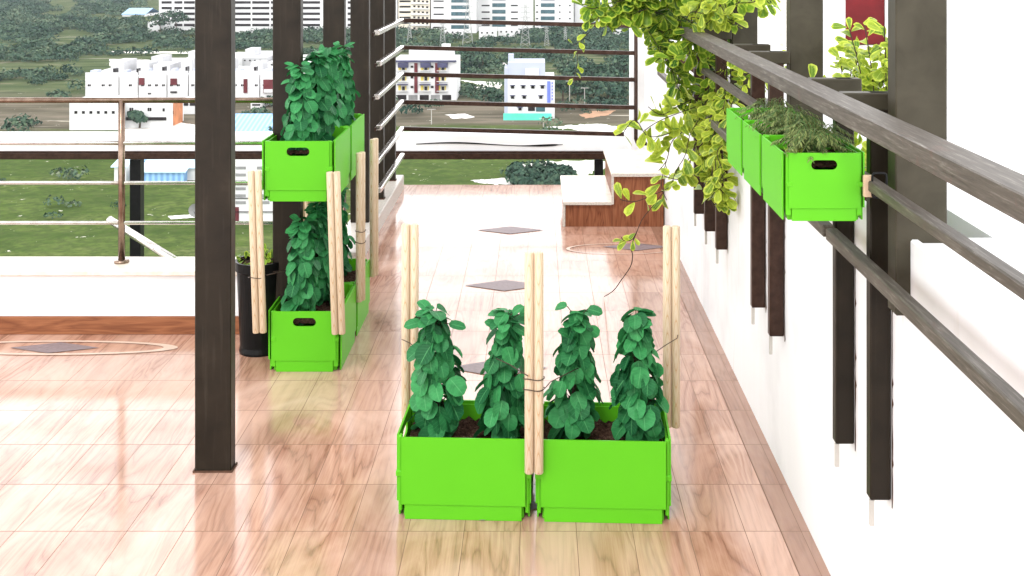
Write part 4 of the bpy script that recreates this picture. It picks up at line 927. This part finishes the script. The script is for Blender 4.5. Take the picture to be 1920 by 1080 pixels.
for a in ((985, 8, 88, 'tall lattice pylon in the centre of the far view'), (877, -5, 84, 'lattice pylon in front of the left office tower'), (1025, 45, 86, 'short lattice pylon right of the tall central one'), (830, 35, 86, 'short lattice pylon near the cream tower'), (1060, 50, 84, 'rightmost short lattice pylon under the office towers'), (768, 40, 84, 'leftmost lattice pylon below the cream tower')): pylon(*a)
for (px, a, b, l) in ((809, 205, 233, 'thin pale pole in the bare field at the left of the far railing'), (932, 166, 190, 'thin pole left of the block with the blue sign'), (1019, 222, 238, 'short pole in front of the turquoise fence'), (1068, 152, 196, 'street light right of the block with the blue sign'), (1096, 165, 200, 'second pole right of the block with the blue sign')):
    Y = GY(b); s = F/Y; m = MB(); m.tube([(0,0,0),(0,0,(b-a)/s)], [.12,.08], 6); m.tube([(-.9,0,(b-a)/s),(.9,0,(b-a)/s)], .08, 6); tag(m.build('utility_pole', M['concrete'], loc=((px-VX)/s, Y, GZ)), l, 'pole', 'poles in the valley')

# ---- vegetation of the valley
def clump(m, c, r, hgt, rnd, n=70, q=.5, tone=0.5):
    for i in range(n):
        u = rnd.random(); a = rnd.uniform(0, 2*PI); el = rnd.uniform(-.15, 1); rr = (1-el*el)**.5 if el < 1 else 0; k_ = rnd.uniform(.75, 1.05)
        p = c + Vector((math.cos(a)*rr*r*k_, math.sin(a)*rr*r*k_, (el*.5+.45)*hgt*k_)); s_ = q*rnd.uniform(.7,1.5)
        n_ = Vector((math.cos(a)*rr + rnd.gauss(0,.4), math.sin(a)*rr + rnd.gauss(0,.4), el + .2 + rnd.gauss(0,.3))).normalized(); x = n_.orthogonal().normalized(); y = n_.cross(x)
        m.face([p - x*s_ - y*s_*.6, p + x*s_ - y*s_*.8, p + x*s_*.7 + y*s_, p - x*s_*.9 + y*s_*.7], None, max(0, min(1, tone + rnd.uniform(-.28,.28))))
blocked = [(298, 745, 62), (747, 1200, 58)]
boxes = [(738,860,100,200),(940,1042,120,228),(150,720,105,195),(228,320,190,245),(125,330,186,246),(326,372,190,216),(468,492,190,206),(205,430,290,345),(428,535,290,420),(225,275,18,33),(205,520,95,101.5),(205,300,110,126),(895,978,52,75),(830,870,56,74)]
m = MB(); rnd = random.Random(101); cnt = 0
def inbox(px, py):
    return any(a-2 < px < b+2 and c_ < py < d+1 for a, b, c_, d in boxes) 
tries = 0
while cnt < 5200 and tries < 90000:
    tries += 1; px = rnd.uniform(-60, 1320); Yr = (rnd.uniform(150, 980)); py = F*HG/Yr + VY
    if rnd.random() > (Yr/980)**.6: continue
    if inbox(px, py): continue
    if Yr > 545 and 270 < px < 1210: continue
    nz = noise.noise(Vector((px*.012, py*.05, 0))) + .5*noise.noise(Vector((px*.05, py*.16, 3)))
    th = -.12 if py < 118 else (.02 if px > 1040 and py < 215 else .18)
    if 118 <= py <= 146 and px > 860: th = -.1
    if py > 222: th = .62 
    if px < 735 and py > 196: th = .0 if (py < 226 and px > 430) else .5
    if 320 < py < 350 and 960 < px < 1070: th = -.1
    if nz < th: continue
    c_ = GP(px, py); r = rnd.uniform(.8, 2.4) * (1 + Yr/800); hh = r*rnd.uniform(.6, 1.15)
    clump(m, c_, r, hh, rnd, 52, r*.105, .42 + .5*noise.noise(Vector((px*.02, py*.1, 9))) + rnd.uniform(-.18,.2)); cnt += 1
for i in range(60):   # green thicket just beyond the parapet
    px = rnd.uniform(965, 1065); py = rnd.uniform(328, 352) - max(0, (1000-px))*.1*0; clump(m, GP(px, py), rnd.uniform(1, 2), rnd.uniform(1.2, 2.4), rnd, 60, .28, .3)
tag(m.build('scrubland', M['far']), 'dense mixed scrub and low trees covering the valley floor', 'scrub', kind='stuff')
def tree(px, py, hgt, r, label, seed):
    r2 = random.Random(seed); b = GP(px, py); t = empty('valley_tree', b, 0, label, 'tree', 'separate trees in the valley')
    m = MB(); m.tube([(0,0,0),(.1,0,hgt*.35),(0,0,hgt*.6)], [.25,.18,.1], 6)
    for q in range(3): a = r2.uniform(0,6.28); m.tube([(0,0,hgt*.4),(math.cos(a)*r*.6, math.sin(a)*r*.6, hgt*.7)], [.12,.05], 5)
    m.build('trunk', M['trunk'], t); m = MB()
    for q in range(7):
        a = r2.uniform(0, 6.28); clump(m, Vector((math.cos(a)*r*.5, math.sin(a)*r*.5, hgt*r2.uniform(.25,.6))), r*.55, hgt*.4, r2, 60, .35, .25 + .1*q/3)
    m.build('crown', M['far'], t)
for i, a in enumerate(((1075, 178, 8, 4.5, 'large dark tree just right of the block with the blue sign'), (1055, 190, 7, 4, 'dark tree behind the street light'), (1120, 172, 8, 5, 'broad dark tree in the middle of the right scrub'), (1150, 182, 7, 5, 'broad tree at the right end of the railing view'), (1140, 196, 6, 4, 'low bushy tree above the bright sand at the right'), (905, 133, 8, 7, 'rounded tree between the two apartment blocks'), (330, 66, 12, 6, 'dark tree against the foot of the long slab'), (300, 68, 11, 6, 'leftmost tree at the foot of the long slab'), (262, 240, 4, 2.5, 'grey green bush below the white villa'), (925, 192, 4, 2.5, 'small bush left of the blue sign block'), (1170, 160, 9, 5, 'tree crown beside the white pillar'))): tree(*a, 200+i)

# ---- thin haze over the valley
m = MB(); m.box(-2510, 2510, -310, 3610, GZ - 1, 12); hz = m.build('haze', None)
hm_ = bpy.data.materials.new('haze'); hm_.use_nodes = True; t_ = hm_.node_tree
for n_ in list(t_.nodes):
    if n_.type == 'BSDF_PRINCIPLED': t_.nodes.remove(n_)
pv = t_.nodes.new('ShaderNodeVolumePrincipled'); pv.inputs['Color'].default_value = (.86, .91, 1, 1); pv.inputs['Density'].default_value = .00009; pv.inputs['Anisotropy'].default_value = .2
t_.links.new(pv.outputs[0], t_.nodes['Material Output'].inputs['Volume']); hz.data.materials.clear(); hz.data.materials.append(hm_)
tag(hz, 'thin pale haze filling the air over the valley', 'haze', kind='stuff')
